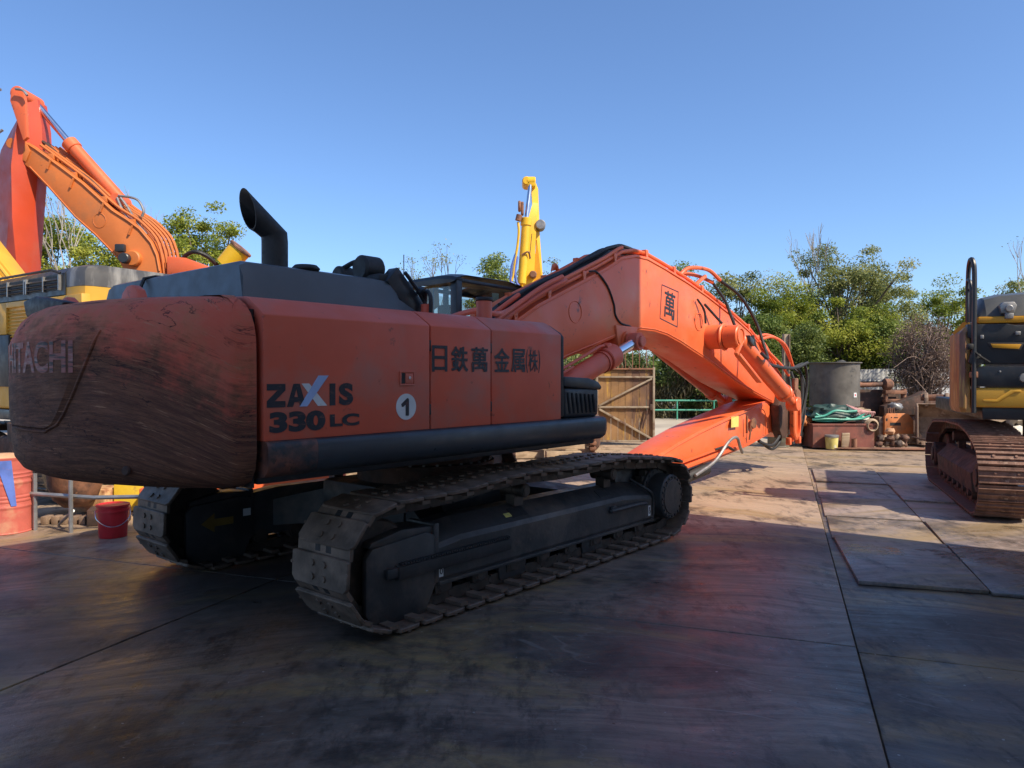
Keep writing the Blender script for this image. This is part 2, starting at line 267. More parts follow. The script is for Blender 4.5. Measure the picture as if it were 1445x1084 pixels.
# ------------------------------------------------------------------ mesh helpers
class MB:
    """collects shapes in one bmesh; with mirror=True the second coordinate is 'to the right' (Blender -Y)"""
    def __init__(s, mirror=False): s.bm = bmesh.new(); s.f = -1 if mirror else 1
    def p(s, q): return Vector((q[0], s.f * q[1], q[2]))
    def faces(s, vs, fs, b=0., seg=2):
        bv = [s.bm.verts.new(s.p(v)) for v in vs]; nf = []
        for f in fs:
            try: nf.append(s.bm.faces.new([bv[i] for i in f]))
            except ValueError: pass
        if b:
            ed = list({e for f in nf for e in f.edges if len(e.link_faces) == 2 and e.calc_face_angle(0) > .45})
            try: bmesh.ops.bevel(s.bm, geom=ed, offset=b, segments=seg, affect='EDGES', profile=.5, clamp_overlap=True)
            except Exception: pass
        return s
    def box(s, x0, x1, y0, y1, z0, z1, b=0., seg=2):
        vs = [(x, y, z) for x in (x0, x1) for y in (y0, y1) for z in (z0, z1)]
        return s._rec(vs, [(0, 1, 3, 2), (4, 6, 7, 5), (0, 4, 5, 1), (2, 3, 7, 6), (0, 2, 6, 4), (1, 5, 7, 3)], b, seg)
    def _rec(s, vs, fs, b, seg=2):
        t = MB(s.f < 0); t.faces(vs, fs); bmesh.ops.recalc_face_normals(t.bm, faces=t.bm.faces)
        if b:
            ed = [e for e in t.bm.edges if len(e.link_faces) == 2 and e.calc_face_angle(0) > .45]
            bmesh.ops.bevel(t.bm, geom=ed, offset=b, segments=seg, affect='EDGES', profile=.5, clamp_overlap=True)
        return s.join(t.bm)
    def join(s, bm):
        me = bpy.data.meshes.new('tmp'); bm.to_mesh(me); bm.free(); s.bm.from_mesh(me); bpy.data.meshes.remove(me); return s
    def obox(s, c, d, ax, ay, az, b=0.):
        """box about point c with half sizes d along directions ax, ay, az"""
        c = Vector(c); ax, ay, az = (Vector(a).normalized() for a in (ax, ay, az))
        vs = [tuple(c + ax * d[0] * i + ay * d[1] * j + az * d[2] * k) for i in (-1, 1) for j in (-1, 1) for k in (-1, 1)]
        return s._rec(vs, [(0, 1, 3, 2), (4, 6, 7, 5), (0, 4, 5, 1), (2, 3, 7, 6), (0, 2, 6, 4), (1, 5, 7, 3)], b)
    def beam(s, p0, p1, wd, ht, up=(0, 0, 1), b=0.):
        p0, p1 = Vector(p0), Vector(p1); a = (p1 - p0); l = a.length / 2; a.normalize(); up = Vector(up); sd_ = a.cross(up)
        if sd_.length < 1e-4: sd_ = a.cross(Vector((1, 0, 0)))
        sd_.normalize(); up = sd_.cross(a); return s.obox((p0 + p1) / 2, (l, wd / 2, ht / 2), a, sd_, up, b)
    def prism(s, pts, a0, a1, axis='y', b=0., seg=2):
        n = len(pts)
        def mk(p, a):
            return {'y': (p[0], a, p[1]), 'x': (a, p[0], p[1]), 'z': (p[0], p[1], a)}[axis]
        vs = [mk(p, a0) for p in pts] + [mk(p, a1) for p in pts]
        fs = [tuple(range(n)), tuple(range(2 * n - 1, n - 1, -1))] + [(i, (i + 1) % n, n + (i + 1) % n, n + i) for i in range(n)]
        return s._rec(vs, fs, b, seg)
    def tube(s, pts, r, n=8, cap=True):
        P = [Vector(p) for p in pts]; m = len(P); rs = r if isinstance(r, (list, tuple)) else [r] * m
        T = [(P[min(i + 1, m - 1)] - P[max(i - 1, 0)]).normalized() for i in range(m)]
        a = Vector((0, 0, 1)) if abs(T[0].z) < .9 else Vector((1, 0, 0)); N = T[0].cross(a).normalized(); vs = []
        for i in range(m):
            N = (N - T[i] * N.dot(T[i])).normalized(); Bn = T[i].cross(N)
            vs += [tuple(P[i] + (N * math.cos(2 * math.pi * k / n) + Bn * math.sin(2 * math.pi * k / n)) * rs[i]) for k in range(n)]
        fs = [(i * n + k, i * n + (k + 1) % n, (i + 1) * n + (k + 1) % n, (i + 1) * n + k) for i in range(m - 1) for k in range(n)]
        if cap: fs += [tuple(range(n - 1, -1, -1)), tuple(range((m - 1) * n, m * n))]
        return s.faces(vs, fs)
    def cyl(s, p0, p1, r, n=20, r2=None, b=0.):
        p0, p1 = Vector(p0), Vector(p1)
        if b:
            d = (p1 - p0).normalized() * b; r2 = r if r2 is None else r2
            return s.tube([p0, p0 + d, p1 - d, p1], [r - b, r, r2, r2 - b], n)
        return s.tube([p0, p1], [r, r if r2 is None else r2], n)
    def lathe(s, prof, base, n=24, axis=(0, 0, 1), close=False):
        base = Vector(base); ax = Vector(axis).normalized(); a = Vector((1, 0, 0)) if abs(ax.x) < .9 else Vector((0, 1, 0))
        N = ax.cross(a).normalized(); Bn = ax.cross(N); vs = []; m = len(prof)
        for r, h in prof: vs += [tuple(base + ax * h + (N * math.cos(2 * math.pi * k / n) + Bn * math.sin(2 * math.pi * k / n)) * r) for k in range(n)]
        fs = [(i * n + k, i * n + (k + 1) % n, (i + 1) * n + (k + 1) % n, (i + 1) * n + k) for i in range(m - 1) for k in range(n)]
        if close: fs += [tuple(range(n - 1, -1, -1)), tuple(range((m - 1) * n, m * n))]
        return s.faces(vs, fs)
    def loft(s, rings, cap=True, closed=True):
        n = len(rings[0]); vs = [p for r in rings for p in r]
        fs = [(i * n + k, i * n + (k + 1) % n, (i + 1) * n + (k + 1) % n, (i + 1) * n + k) for i in range(len(rings) - 1) for k in range(n if closed else n - 1)]
        if cap: fs += [tuple(range(n - 1, -1, -1)), tuple(range((len(rings) - 1) * n, len(rings) * n))]
        return s.faces(vs, fs)
    def build(s, name, m, parent=None, ang=35, loc=None, recalc=True):
        if recalc: bmesh.ops.recalc_face_normals(s.bm, faces=s.bm.faces)
        me = bpy.data.meshes.new(name); s.bm.to_mesh(me); s.bm.free()
        me.materials.append(m); me.polygons.foreach_set('use_smooth', [True] * len(me.polygons)); me.set_sharp_from_angle(angle=R(ang))
        return link(name, me, parent, loc)

def link(name, me, parent=None, loc=None):
    o = bpy.data.objects.new(name, me); COL.objects.link(o)
    if parent: o.parent = parent
    if loc: o.location = loc
    return o
def tag(o, label=None, cat=None, group=None, kind=None):
    if label: o['label'] = label
    if cat: o['category'] = cat
    if group: o['group'] = group
    if kind: o['kind'] = kind
    return o
def thing(name, label, cat, loc=(0, 0, 0), rz=0., group=None):
    o = bpy.data.objects.new(name, None); COL.objects.link(o); o.location = loc; o.rotation_euler = (0, 0, rz); o.empty_display_size = .2
    return tag(o, label, cat, group)
def smooth(pts, k=6):
    """Catmull-Rom through the points"""
    P = [Vector(p) for p in pts]; P = [P[0] * 2 - P[1]] + P + [P[-1] * 2 - P[-2]]; out = []
    for i in range(1, len(P) - 2):
        for j in range(k):
            t = j / k; a, b, c, d = P[i - 1:i + 3]
            out.append(.5 * (2 * b + (c - a) * t + (2 * a - 5 * b + 4 * c - d) * t * t + (3 * b - a - 3 * c + d) * t ** 3))
    out.append(P[-2]); return [tuple(q) for q in out]
TXT = {}
def text_polys(s, bold=.0):
    """outline of a text as (verts, faces) normalised to the unit box"""
    key = (s, bold)
    if key in TXT: return TXT[key]
    cu = bpy.data.curves.new('t', 'FONT'); cu.body = s; cu.size = 1; cu.offset = bold; cu.resolution_u = 4
    o = bpy.data.objects.new('t', cu); COL.objects.link(o); bpy.context.view_layer.update()
    me = o.evaluated_get(bpy.context.evaluated_depsgraph_get()).to_mesh()
    v = [tuple(x.co[:2]) for x in me.vertices]; f = [tuple(p.vertices) for p in me.polygons]
    o.evaluated_get(bpy.context.evaluated_depsgraph_get()).to_mesh_clear()
    bpy.data.objects.remove(o); bpy.data.curves.remove(cu)
    x0 = min(a[0] for a in v); x1 = max(a[0] for a in v); y0 = min(a[1] for a in v); y1 = max(a[1] for a in v)
    v = [((a[0] - x0) / (x1 - x0), (a[1] - y0) / (y1 - y0)) for a in v]
    TXT[key] = (v, f); return TXT[key]
def put_text(mb, s, fn, bold=0.):
    """fn maps (x, y) in the unit box to a point"""
    v, f = text_polys(s, bold); mb.faces([fn(*a) for a in v], f); return mb
random.seed(7)

# ------------------------------------------------------------------ the setting: yard floor, plates, far road, shading workshop
A = Vector((.345, .939)).normalized(); Q = Vector((A.y, -A.x))        # directions of the slab joints
def yard(p, q, z=0.): return (A.x * p + Q.x * q, A.y * p + Q.y * q, z)
g = MB(); g.faces([(-400, -300, -.16), (400, -300, -.16), (400, 500, -.16), (-400, 500, -.16)], [(0, 1, 2, 3)])
ground = tag(g.build('ground', M['concrete']), kind='structure')
SL = 4.66
def slab_mesh(p0, p1, q0, q1, z, t, b, m, name, parent, gap=.006):
    mb = MB(); vs = [yard(p, q) for p, q in ((p0 + gap, q0 + gap), (p1 - gap, q0 + gap), (p1 - gap, q1 - gap), (p0 + gap, q1 - gap))]
    mb.prism([v[:2] for v in vs], z - t, z, 'z', b, 1); return mb.build(name, m, parent)
for i in range(-3, 6):
    for j in range(-6, 5):
        p0, q0 = 5.36 + SL * (i - 1), .47 + SL * (j - 1)
        if not (-14 < p0 < 24 and -24 < q0 < 16): continue
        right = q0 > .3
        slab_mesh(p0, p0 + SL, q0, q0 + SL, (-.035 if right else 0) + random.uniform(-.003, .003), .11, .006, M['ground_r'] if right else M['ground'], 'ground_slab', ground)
rows = [(7.12, 8.96), (8.97, 10.33), (10.34, 11.95), (11.96, 13.6), (13.61, 15.4)]
for i, (a, b_) in enumerate(rows):
    for j, (c, d) in enumerate([(.53, 1.64), (1.65, 2.9), (2.91, 4.1), (4.11, 5.4)]):
        z = (.0, -.012, -.006, -.016)[(i + j) % 4] + (.006 if i == 0 else 0)
        mb = MB(); jit = [random.uniform(-.02, .02) for _ in range(8)]
        if i == 0 and j == 0: jit = [-.03, .10, .02, .06, .0, .0, .0, 0]
        cs = [yard(a + .008 + jit[0], c + jit[1]), yard(a + .008 + jit[2], d - .01), yard(b_ - .008, d - .01), yard(b_ - .008, c + .01)]
        tl = [random.uniform(-.006, .006) for _ in range(4)]
        mb._rec([(*v[:2], -.032) for v in cs] + [(*v[:2], z + t_) for v, t_ in zip(cs, tl)], [(0, 1, 2, 3), (7, 6, 5, 4), (0, 1, 5, 4), (1, 2, 6, 5), (2, 3, 7, 6), (3, 0, 4, 7)], .004)
        mb.build('steel_plate', M['plate'], ground)
mb = MB(); mb.faces([(1.6, 19.7, -.02), (8.2, 19.7, -.02), (8.2, 22.3, .46), (1.6, 22.3, .46), (1.6, 40, .5), (8.2, 40, .5), (1.6, 19.7, -.2), (8.2, 19.7, -.2), (8.2, 40, -.2), (1.6, 40, -.2)], [(0, 1, 2, 3), (3, 2, 5, 4), (0, 6, 7, 1), (1, 7, 8, 5, 2), (0, 3, 4, 9, 6)])
tag(mb.build('road', M['concrete']), kind='structure')

# workshop beside the yard, right of and behind the camera: it casts the big shade
foot = Vector((6.83 + .1, 6.21 + .14)); wd = Vector((-.5, -.866)); sdv = Vector((.70, -.714)); WH = 11.2
shed = thing('workshop_building', 'tall cream corrugated steel workshop along the right edge of the yard, shading it', 'building', (foot.x, foot.y, 0))
c1 = wd * 16; c2 = wd * 16 + sdv * 16; c3 = sdv * 16
def corr(mb, a, b_, h, z0=0.):
    d = (b_ - a); n = int(d.length / .12); t_ = d.normalized(); nn = Vector((t_.y, -t_.x)); pts = []
    for i in range(n + 1):
        q = a + d * (i / n) + nn * (.0 if i % 4 in (0, 1) else .035); pts.append(q)
    vs = [(q.x, q.y, z0) for q in pts] + [(q.x, q.y, h) for q in pts]; m_ = len(pts)
    mb.faces(vs, [(i, i + 1, m_ + i + 1, m_ + i) for i in range(m_ - 1)])
mb = MB(); corr(mb, Vector((0, 0)), c1, WH); corr(mb, c1, c2, WH); corr(mb, c2, c3, WH); corr(mb, c3, Vector((0, 0)), WH)
mb.build('wall', M['wall'], shed, recalc=False)
mb = MB(); mb.prism([tuple(v) for v in (Vector((0, 0)), c1, c2, c3)], WH, WH + .08, 'z'); mb.build('roof', M['wall'], shed)
mb = MB(); nrm = Vector((wd.y, -wd.x)); nrm = nrm if nrm.dot(sdv) < 0 else -nrm
a_ = wd * 8 + nrm * .05; b2 = wd * 12 + nrm * .05
mb.prism([tuple(v) for v in (a_, b2, b2 + nrm * .06, a_ + nrm * .06)], 0, 4.5, 'z'); mb.build('roller_door', M['steel'], shed)

# ------------------------------------------------------------------ tracks shared by the excavators
def shoe_mesh(width, pitch, kind):
    mb = MB(); h = width / 2; x0, x1 = -pitch * .5 + .006, pitch * .5 - .004; c = .035
    if kind == 'flat':
        # flat plate with clipped outer corners, a folded lip, four bolt heads and two recessed slots
        pl_ = [(x0 + c, -h), (x1 - c * .3, -h), (x1, -h + c), (x1, h - c), (x1 - c * .3, h), (x0 + c, h), (x0, h - c), (x0, -h + c)]
        mb.prism(pl_, -.03, 0, 'z', .006, 1)
        mb.box(x1 - .012, x1 + .066, -h + .02, h - .02, -.062, -.034)
        for yy in (-.065, .065):
            for xx in (-.045, .05): mb.cyl((xx, yy, -.002), (xx, yy, .012), .024, 6)
        for yy in (-.31, .31): mb.cyl((.02, yy, 0), (.02, yy, .003), .012, 6)
        nf = len(mb.bm.faces)
        for yy in (-.06, .06): mb.box(x1 + .012, x1 + .069, yy - .028, yy + .028, -.064, -.033)
        for f in list(mb.bm.faces)[nf:]: f.material_index = 1
    else:
        mb.box(x0, x1 + .03, -h, h, -.02, 0)
        for xx in (x0 + .012, 0, x1 - .012): mb.prism([(xx - .012, -.002), (xx + .012, -.002), (xx + .006, .026), (xx - .006, .026)], -h, h)
        for yy in (-.12, .12): mb.cyl((.045, yy, 0), (.045, yy, .014), .018, 6)
    return mb
def resample(path, pitch):
    P = [Vector(p) for p in path] + [Vector(path[0])]; L = sum((P[i + 1] - P[i]).length for i in range(len(P) - 1)); n = round(L / pitch); st = L / n
    out = []; i = 0; acc = 0.
    for k in range(n):
        t = k * st
        while acc + (P[i + 1] - P[i]).length < t: acc += (P[i + 1] - P[i]).length; i += 1
        f = (t - acc) / (P[i + 1] - P[i]).length; out.append(P[i].lerp(P[i + 1], f))
    return out
def make_track(root, v, width, rear, front, top, m_shoe, m_chain, kind='flat', pitch=.228, single=True, off=.10):
    """rear/front = (u, w, r) of the end wheels; top = sagging points of the upper run, rear to front"""
    path = []
    (ru, rw, rr), (fu, fw, fr) = rear, front; rr -= off; fr -= off; top = [(u, w_ - off) for u, w_ in top]      # path of the chain pins; shoes sit off metres outside it
    for k in range(13): a = R(-90 - 180 * k / 12); path.append((ru + rr * math.cos(a), rw + rr * math.sin(a)))
    path += top
    for k in range(13): a = R(90 - 180 * k / 12); path.append((fu + fr * math.cos(a), fw + fr * math.sin(a)))
    c = resample([(a, b) for a, b in path], pitch); n = len(c)
    chain = MB(True); me = None; obs = []
    for i in range(n):
        a, b = c[i], c[(i + 1) % n]; mid = (a + b) / 2; d = (b - a).normalized(); nn = Vector((d.y, -d.x))     # outward: path runs clockwise seen from the right
        if nn.dot(mid - Vector(((ru + fu) / 2, rw))) < 0: nn = -nn
        X = Vector((d.x, 0, d.y)); Z = Vector((nn.x, 0, nn.y)); Y = Z.cross(X)
        mt = Matrix((X, Y, Z)).transposed().to_4x4(); mt.translation = Vector((mid.x + nn.x * off, -v, mid.y + nn.y * off))
        obs.append(mt)
        for sv_ in (-.095, .095):
            q = mid + nn * .012; chain.obox((q.x, v + sv_, q.y), ((b - a).length * .46, .022, .048), (d.x, 0, d.y), (0, 1, 0), (nn.x, 0, nn.y))
        q = a + nn * .0; chain.cyl((q.x, v - .12, q.y), (q.x, v + .12, q.y), .026, 8)
    t = chain.build('track_chain', m_chain, root)
    sm = shoe_mesh(width, pitch, kind)
    if single:
        for i, mt in enumerate(obs):
            if i == 0: o = sm.build('track_shoe', m_shoe, t, 30); me = o.data; me.materials.append(M['rubber'])
            else: o = link('track_shoe', me, t)
            o.matrix_local = mt
    return t

# ------------------------------------------------------------------ the red excavator
EX = thing('excavator', 'large faded red excavator with scraped counterweight, in the middle of the yard', 'excavator', (-.918, 7.366, 0), R(90 - 40.3))
TOP = [(-1.67, .935), (-1.0, .94), (-.5, .985), (-.07, 1.0), (.35, .975), (.8, .985), (1.38, .99), (1.8, .945)]
for sgn in (1, -1):
    v0 = 1.29 * sgn; o_ = sgn                       # o_ = outward side
    make_track(EX, v0, .62, (-1.67, .475, .46), (2.30, .465, .44), TOP, M['shoe'], M['chain'])
    vo = lambda x: v0 + x * o_ * .68                  # outward of the track's middle
    # side frame: sloped deck, vertical outer web, bottom flange
    mb = MB(True)
    sec = [(-.22, .23), (.215, .23), (.24, .27), (.24, .52), (.215, .56), (-.02, .68), (-.22, .68)]
    rings = []
    for u, dz, sx in ((-1.17, -.03, 1), (-.9, 0, 1), (1.5, 0, 1), (2.06, -.06, 1)):
        rings.append([(u, vo(a), (b + dz if b > .4 else b + (.0 if u < 2 else 0)) ) for a, b in sec])
    mb.loft(rings); fr_ = mb.build('side_frame', M['frame'], EX, 12)
    mb = MB(True); mb.box(-1.15, 2.08, vo(-.20), vo(.262), .215, .245, .006); mb.build('lower_flange', M['frame'], fr_)
    # idler guard with cut corners
    mb = MB(True)
    gp = [(-1.84, .15), (-1.76, .03), (-1.30, .02), (-1.2, .2), (-1.17, .25), (-1.17, .60), (-1.28, .64), (-1.78, .60), (-1.84, .54)]
    mb.prism(gp, vo(.17), vo(.245), b=.012); mb.prism(gp, vo(-.245), vo(-.17), b=.012); mb.prism([(-1.80, .60), (-1.17, .62), (-1.17, .67), (-1.5, .69), (-1.78, .64)], vo(-.2), vo(.22), b=.01)
    mb.box(-1.2, -1.15, vo(-.2), vo(.25), .24, .69, .008)
    gd = mb.build('idler_guard', M['frame'], EX)
    mb = MB(True)
    for q in ((-1.66, .42), (-1.58, .42)): mb.cyl((q[0], vo(.24), q[1]), (q[0], vo(.275), q[1]), .022, 6)
    mb.build('bolt', M['frame'], gd)
    mb = MB(True); mb.cyl((-1.67, v0 - .06, .475), (-1.67, v0 + .06, .475), .31, 28, b=.02); mb.cyl((-1.67, v0 - .11, .475), (-1.67, v0 + .11, .475), .13, 16); mb.build('idler', M['chain'], EX)
    # step rail on stand-offs
    mb = MB(True); mb.prism([(.245, .36), (.33, .38), (.33, .44), (.3, .455), (.245, .455)] if o_ > 0 else [(.245, .36), (.33, .38), (.33, .44), (.3, .455), (.245, .455)], -1.58, -.34, 'x') if False else None
    mb.loft([[(u, vo(a), b) for a, b in ((.245, .345), (.30, .35), (.31, .36), (.31, .44), (.245, .455))] for u in (-1.58, -.36)])
    st_ = mb.build('step_rail', M['frame'], EX)
    mb = MB(True)
    for k in range(46): u = -1.55 + k * .026; mb.box(u, u + .013, vo(.25), vo(.312), .452, .466)
    tag(mb.build('step_teeth', M['frame'], st_), kind='stuff')
    mb = MB(True); mb.box(-1.68, -1.54, vo(.24), vo(.30), .37, .44, .01); mb.build('rail_bracket', M['frame'], st_)
    # sprocket, final drive with bolt ring
    mb = MB(True); prof = []
    for k in range(42):
        rr = .29 if k % 2 else .34; a = 2 * math.pi * k / 42; prof.append((2.30 + rr * math.cos(a), .46 + rr * math.sin(a)))
    mb.prism(prof, v0 - .04, v0 + .04); mb.build('sprocket', M['chain'], EX)
    mb = MB(True); mb.cyl((2.33, vo(.0), .46), (2.33, vo(.11), .46), .31, 32, b=.01); mb.cyl((2.33, vo(.1), .46), (2.33, vo(.38), .46), .245, 32, b=.014); mb.cyl((2.33, vo(.38), .46), (2.33, vo(.395), .46), .19, 28, b=.006)
    fd = mb.build('final_drive', M['frame'], EX)
    mb = MB(True)
    for k in range(20):
        a = 2 * math.pi * k / 20; q = (2.33 + .215 * math.cos(a), .46 + .215 * math.sin(a)); mb.cyl((q[0], vo(.375), q[1]), (q[0], vo(.40), q[1]), .013, 6)
        q = (2.33 + .285 * math.cos(a), .46 + .285 * math.sin(a)); mb.cyl((q[0], vo(.10), q[1]), (q[0], vo(.125), q[1]), .014, 6)
    tag(mb.build('bolt_ring', M['frame'], fd), kind='stuff')
    mb = MB(True); mb.box(1.72, 2.5, v0 - .21 if o_ > 0 else v0 + .09, v0 - .09 if o_ > 0 else v0 + .21, .28, .80, .03); mb.build('motor_cover', M['frame'], EX)
    mb = MB(True); mb.tube(smooth([(2.07, vo(.2), .2), (2.09, vo(.235), .3), (2.07, vo(.24), .5), (1.93, vo(.18), .60), (1.87, vo(.0), .68)]), .016, 8); mb.build('motor_guard_bar', M['frame'], EX)
    # rollers
    for k in range(8):
        u = -1.08 + k * .415; mb = MB(True)
        mb.cyl((u, v0 - .15, .215), (u, v0 + .15, .215), .07, 16); mb.cyl((u, v0 - .13, .215), (u, v0 - .06, .215), .095, 20); mb.cyl((u, v0 + .06, .215), (u, v0 + .13, .215), .095, 20)
        mb.cyl((u, vo(.19), .2), (u, vo(.225), .2), .05, 12); mb.box(u - .09, u + .09, vo(.2), vo(.215), .14, .235, .006)
        mb.build('track_roller', M['chain'], EX)
    for u in (-.25, .95):
        mb = MB(True); mb.prism([(u - .16, .09), (u + .16, .09), (u + .19, .24), (u - .19, .24)], vo(.165), vo(.2), b=.008); mb.build('roller_guard', M['frame'], EX)
    for u in (-.07, 1.34):
        mb = MB(True); mb.cyl((u, v0 - .12, .80), (u, v0 + .02, .80), .065, 18); mb.cyl((u, vo(.02), .80), (u, vo(.2), .80), .06, 20, b=.008); mb.cyl((u, vo(.2), .80), (u, vo(.21), .80), .04, 16); mb.box(u - .06, u + .06, v0 - .05, v0 + .05, .66, .76)
        mb.build('carrier_roller', M['chain'], EX)
    # deck openings: dark recessed pads framed by a lip
    for u in (-.12, 1.22):
        mb = MB(True); sl = .12 / .235
        for a0, a1 in ((.05, .17),):
            z0, z1 = .68 - (a0 + .02) * sl, .68 - (a1 + .02) * sl
            mb.loft([[(uu, vo(a0), z0 + .006), (uu, vo(a1), z1 + .006), (uu, vo(a1), z1 - .03), (uu, vo(a0), z0 - .03)] for uu in (u - .10, u + .10)])
        mb.build('deck_hole', M['rubber'], fr_)
    mb = MB(True); mb.tube(smooth([(1.22, vo(.243), .44), (1.26, vo(.29), .45), (1.7, vo(.29), .45), (1.86, vo(.285), .44), (1.88, vo(.243), .43)]), .022, 8); mb.box(1.22, 1.30, vo(.24), vo(.29), .42, .49, .01); mb.build('tow_lug', M['frame'], fr_)
    mb = MB(True); mb.box(-.45, -.37, vo(.236), vo(.2425), .335, .40, .015); mb.build('web_hole', M['rubber'], fr_)
    for u, zz in ((-1.125, .33), (2.0, .34)):
        mb = MB(True); mb.box(u - .022, u + .022, vo(.24), vo(.2435), zz - .055, zz + .055); dk = mb.build('sticker', M['white'], fr_)
        mb = MB(True); mb.tube([(u + .012 * math.cos(a) , vo(.2445), zz - .012 + .02 * math.sin(a)) for a in [R(x) for x in range(0, 361, 30)]], .004, 5); mb.box(u - .01, u + .01, vo(.243), vo(.2450), zz + .012, zz + .04); mb.build('sticker_mark', M['blackprint'], dk)
    if sgn > 0:
        mb = MB(True); z_ = lambda a: .68 - (a + .02) * .51 + .004
        mb.loft([[(uu, vo(.10), z_(.10)), (uu, vo(.15), z_(.15)), (uu, vo(.15), z_(.15) - .003), (uu, vo(.10), z_(.10) - .003)] for uu in (-.30, -.19)]); mb.build('warning_sticker', M['decal'], fr_)
    else:
        mb = MB(True); vi = v0 + .245; mb.prism([(-1.70, .42), (-1.57, .33), (-1.57, .385), (-1.38, .385), (-1.38, .455), (-1.57, .455), (-1.57, .51)], v0 + .1665, v0 + .169); mb.build('arrow_sticker', mat('dark_yellow_sticker', (.20, .12, .02), .7), fr_)  # arrow in a darker yellow than the other stickers
        mb = MB(True); mb.box(-1.28, -1.20, v0 + .1665, v0 + .169, .44, .51); mb.build('sticker', M['white'], fr_)
# inner web plates and the X-frame
mb = MB(True)
for s_ in (1, -1):
    mb.loft([[(-.95, s_ * 1.13, .3), (-.95, s_ * 1.13, .56), (-.7, s_ * 1.13, .56), (-.7, s_ * 1.13, .3)], [(-.55, s_ * .2, .42), (-.55, s_ * .2, .80), (-.1, s_ * .2, .80), (-.1, s_ * .2, .42)]])
    mb.loft([[(1.45, s_ * 1.13, .3), (1.45, s_ * 1.13, .62), (1.1, s_ * 1.13, .62), (1.1, s_ * 1.13, .3)], [(.55, s_ * .2, .42), (.55, s_ * .2, .80), (.1, s_ * .2, .80), (.1, s_ * .2, .42)]])
mb.box(-.75, .75, -.6, .6, .42, .80, .05); mb.build('x_frame', M['frame'], EX)
mb = MB(True); mb.cyl((0, 0, .79), (0, 0, 1.14), .62, 40, b=.01); mb.cyl((0, 0, .93), (0, 0, .97), .74, 40)
br = mb.build('turntable_bearing', M['rustdark'], EX)
mb = MB(True)
for k in range(36): a = 2 * math.pi * k / 36; mb.cyl((.70 * math.cos(a), .70 * math.sin(a), .96), (.70 * math.cos(a), .70 * math.sin(a), .985), .014, 6)
tag(mb.build('bearing_bolts', M['steel'], br), kind='stuff')
# upper frame
mb = MB(True); mb.box(-2.62, 1.02, -1.40, 1.40, 1.135, 1.26, .015); mb.box(-1.2, 1.3, -.45, .45, 1.02, 1.2, .02); mb.build('revolving_frame', M['black'], EX)

# counterweight: arc in plan, rolled top and bottom edges
UE, UB, VB = -3.43, -2.80, 1.49; s_ = UB - UE; CR = (VB * VB + s_ * s_) / (2 * s_); CC = UE + CR
def cw_pt(v, w, off=0.):
    u = CC - math.sqrt(CR * CR - v * v); n = Vector((u - CC, v)).normalized(); return (u + n.x * off, v + n.y * off, w)
out = [(-2.675, VB)]
for k in range(4): a = R(90 - 0) ; pass
out += [(-2.76, VB), (-2.80, VB - .008), (-2.835, VB - .03), (-2.86, VB - .065)]
for k in range(41):
    v = (VB - .10) * (1 - k / 20.); u = CC - math.sqrt(CR * CR - v * v); out.append((u, v))
out += [(a, -b) for a, b in reversed(out[:5])]
def ring(w, ins):
    r = []
    for i, (u, v) in enumerate(out):
        a = Vector(out[max(i - 1, 0)]); b = Vector(out[min(i + 1, len(out) - 1)]); t = (b - a).normalized(); n = Vector((t.y, -t.x))    # inward
        if n.dot(Vector((-1.4, 0)) - Vector((u, v))) < 0: n = -n
        q = Vector((u, v)) + n * ins
        if i in (0, len(out) - 1): q = Vector((-2.675, v - math.copysign(ins, v)))
        r.append((min(q.x, -2.675), q.y, w))
    return r
levels = [(1.10, .45), (1.105, .28), (1.13, .15), (1.17, .06), (1.24, .015), (1.34, 0), (1.6, 0), (1.9, 0), (2.02, .004), (2.10, .022), (2.17, .06), (2.225, .115), (2.265, .19), (2.29, .30), (2.305, .5)]
mb = MB(True); mb.loft([ring(*l) for l in levels]); CWT = mb.build('counterweight', M['cw'], EX, 40)
# raised middle panel with a rounded lower edge
def panel(off, th):
    hw = lambda w: np.interp(w, [1.46, 1.50, 1.56, 1.68, 1.88, 2.06], [.30, .42, .48, .565, .68, .765])
    ws = [1.46, 1.475, 1.50, 1.56, 1.68, 1.8, 1.9, 2.0, 2.06]; N = 22; g_ = []
    for w_ in ws: g_.append([cw_pt(hw(w_) * (2 * k / N - 1), w_, off if 0 < k < N and 0 < ws.index(w_) < len(ws) - 1 else off - th) for k in range(N + 1)])
    return g_
g_ = panel(.016, .022); mb = MB(True); mb.loft(g_, cap=False, closed=False); mb.build('centre_panel', M['cw'], CWT, 25)
mb = MB(True); hw = lambda w: float(np.interp(w, [1.46, 1.50, 1.56, 1.68, 1.88, 2.06, 2.17], [.30, .42, .48, .565, .68, .765, .80]))
def seam(side):
    return [cw_pt(side * (hw(w_) + .008), w_, .002 - (.06 if w_ > 2.1 else .02 if w_ > 2.05 else 0)) for w_ in (1.47, 1.5, 1.56, 1.68, 1.8, 1.9, 2.0, 2.07)]
lo_ = [cw_pt(v / 10, 1.452, .004) for v in (-3, -2, -1, 0, 1, 2, 3)]
mb.tube(seam(-1)[::-1] + lo_ + seam(1), .011, 6); mb.build('panel_weld_seam', M['cw'], CWT)
fm = mat('ghost_lettering', (.40, .28, .25), .6, var=.15, vs=6, col2=(.30, .085, .07), c2amt=.60, c2scale=4, c2stretch=(1, 1, 5), col3=(.05, .03, .03), c3amt=.46, c3scale=4, c3stretch=(1, 1, 10))
mb = MB(True); put_text(mb, 'HITACHI', lambda x, y: cw_pt(-.36 + .96 * x, 1.815 + .20 * y, .0185), .03); mb.build('maker_lettering', fm, CWT)
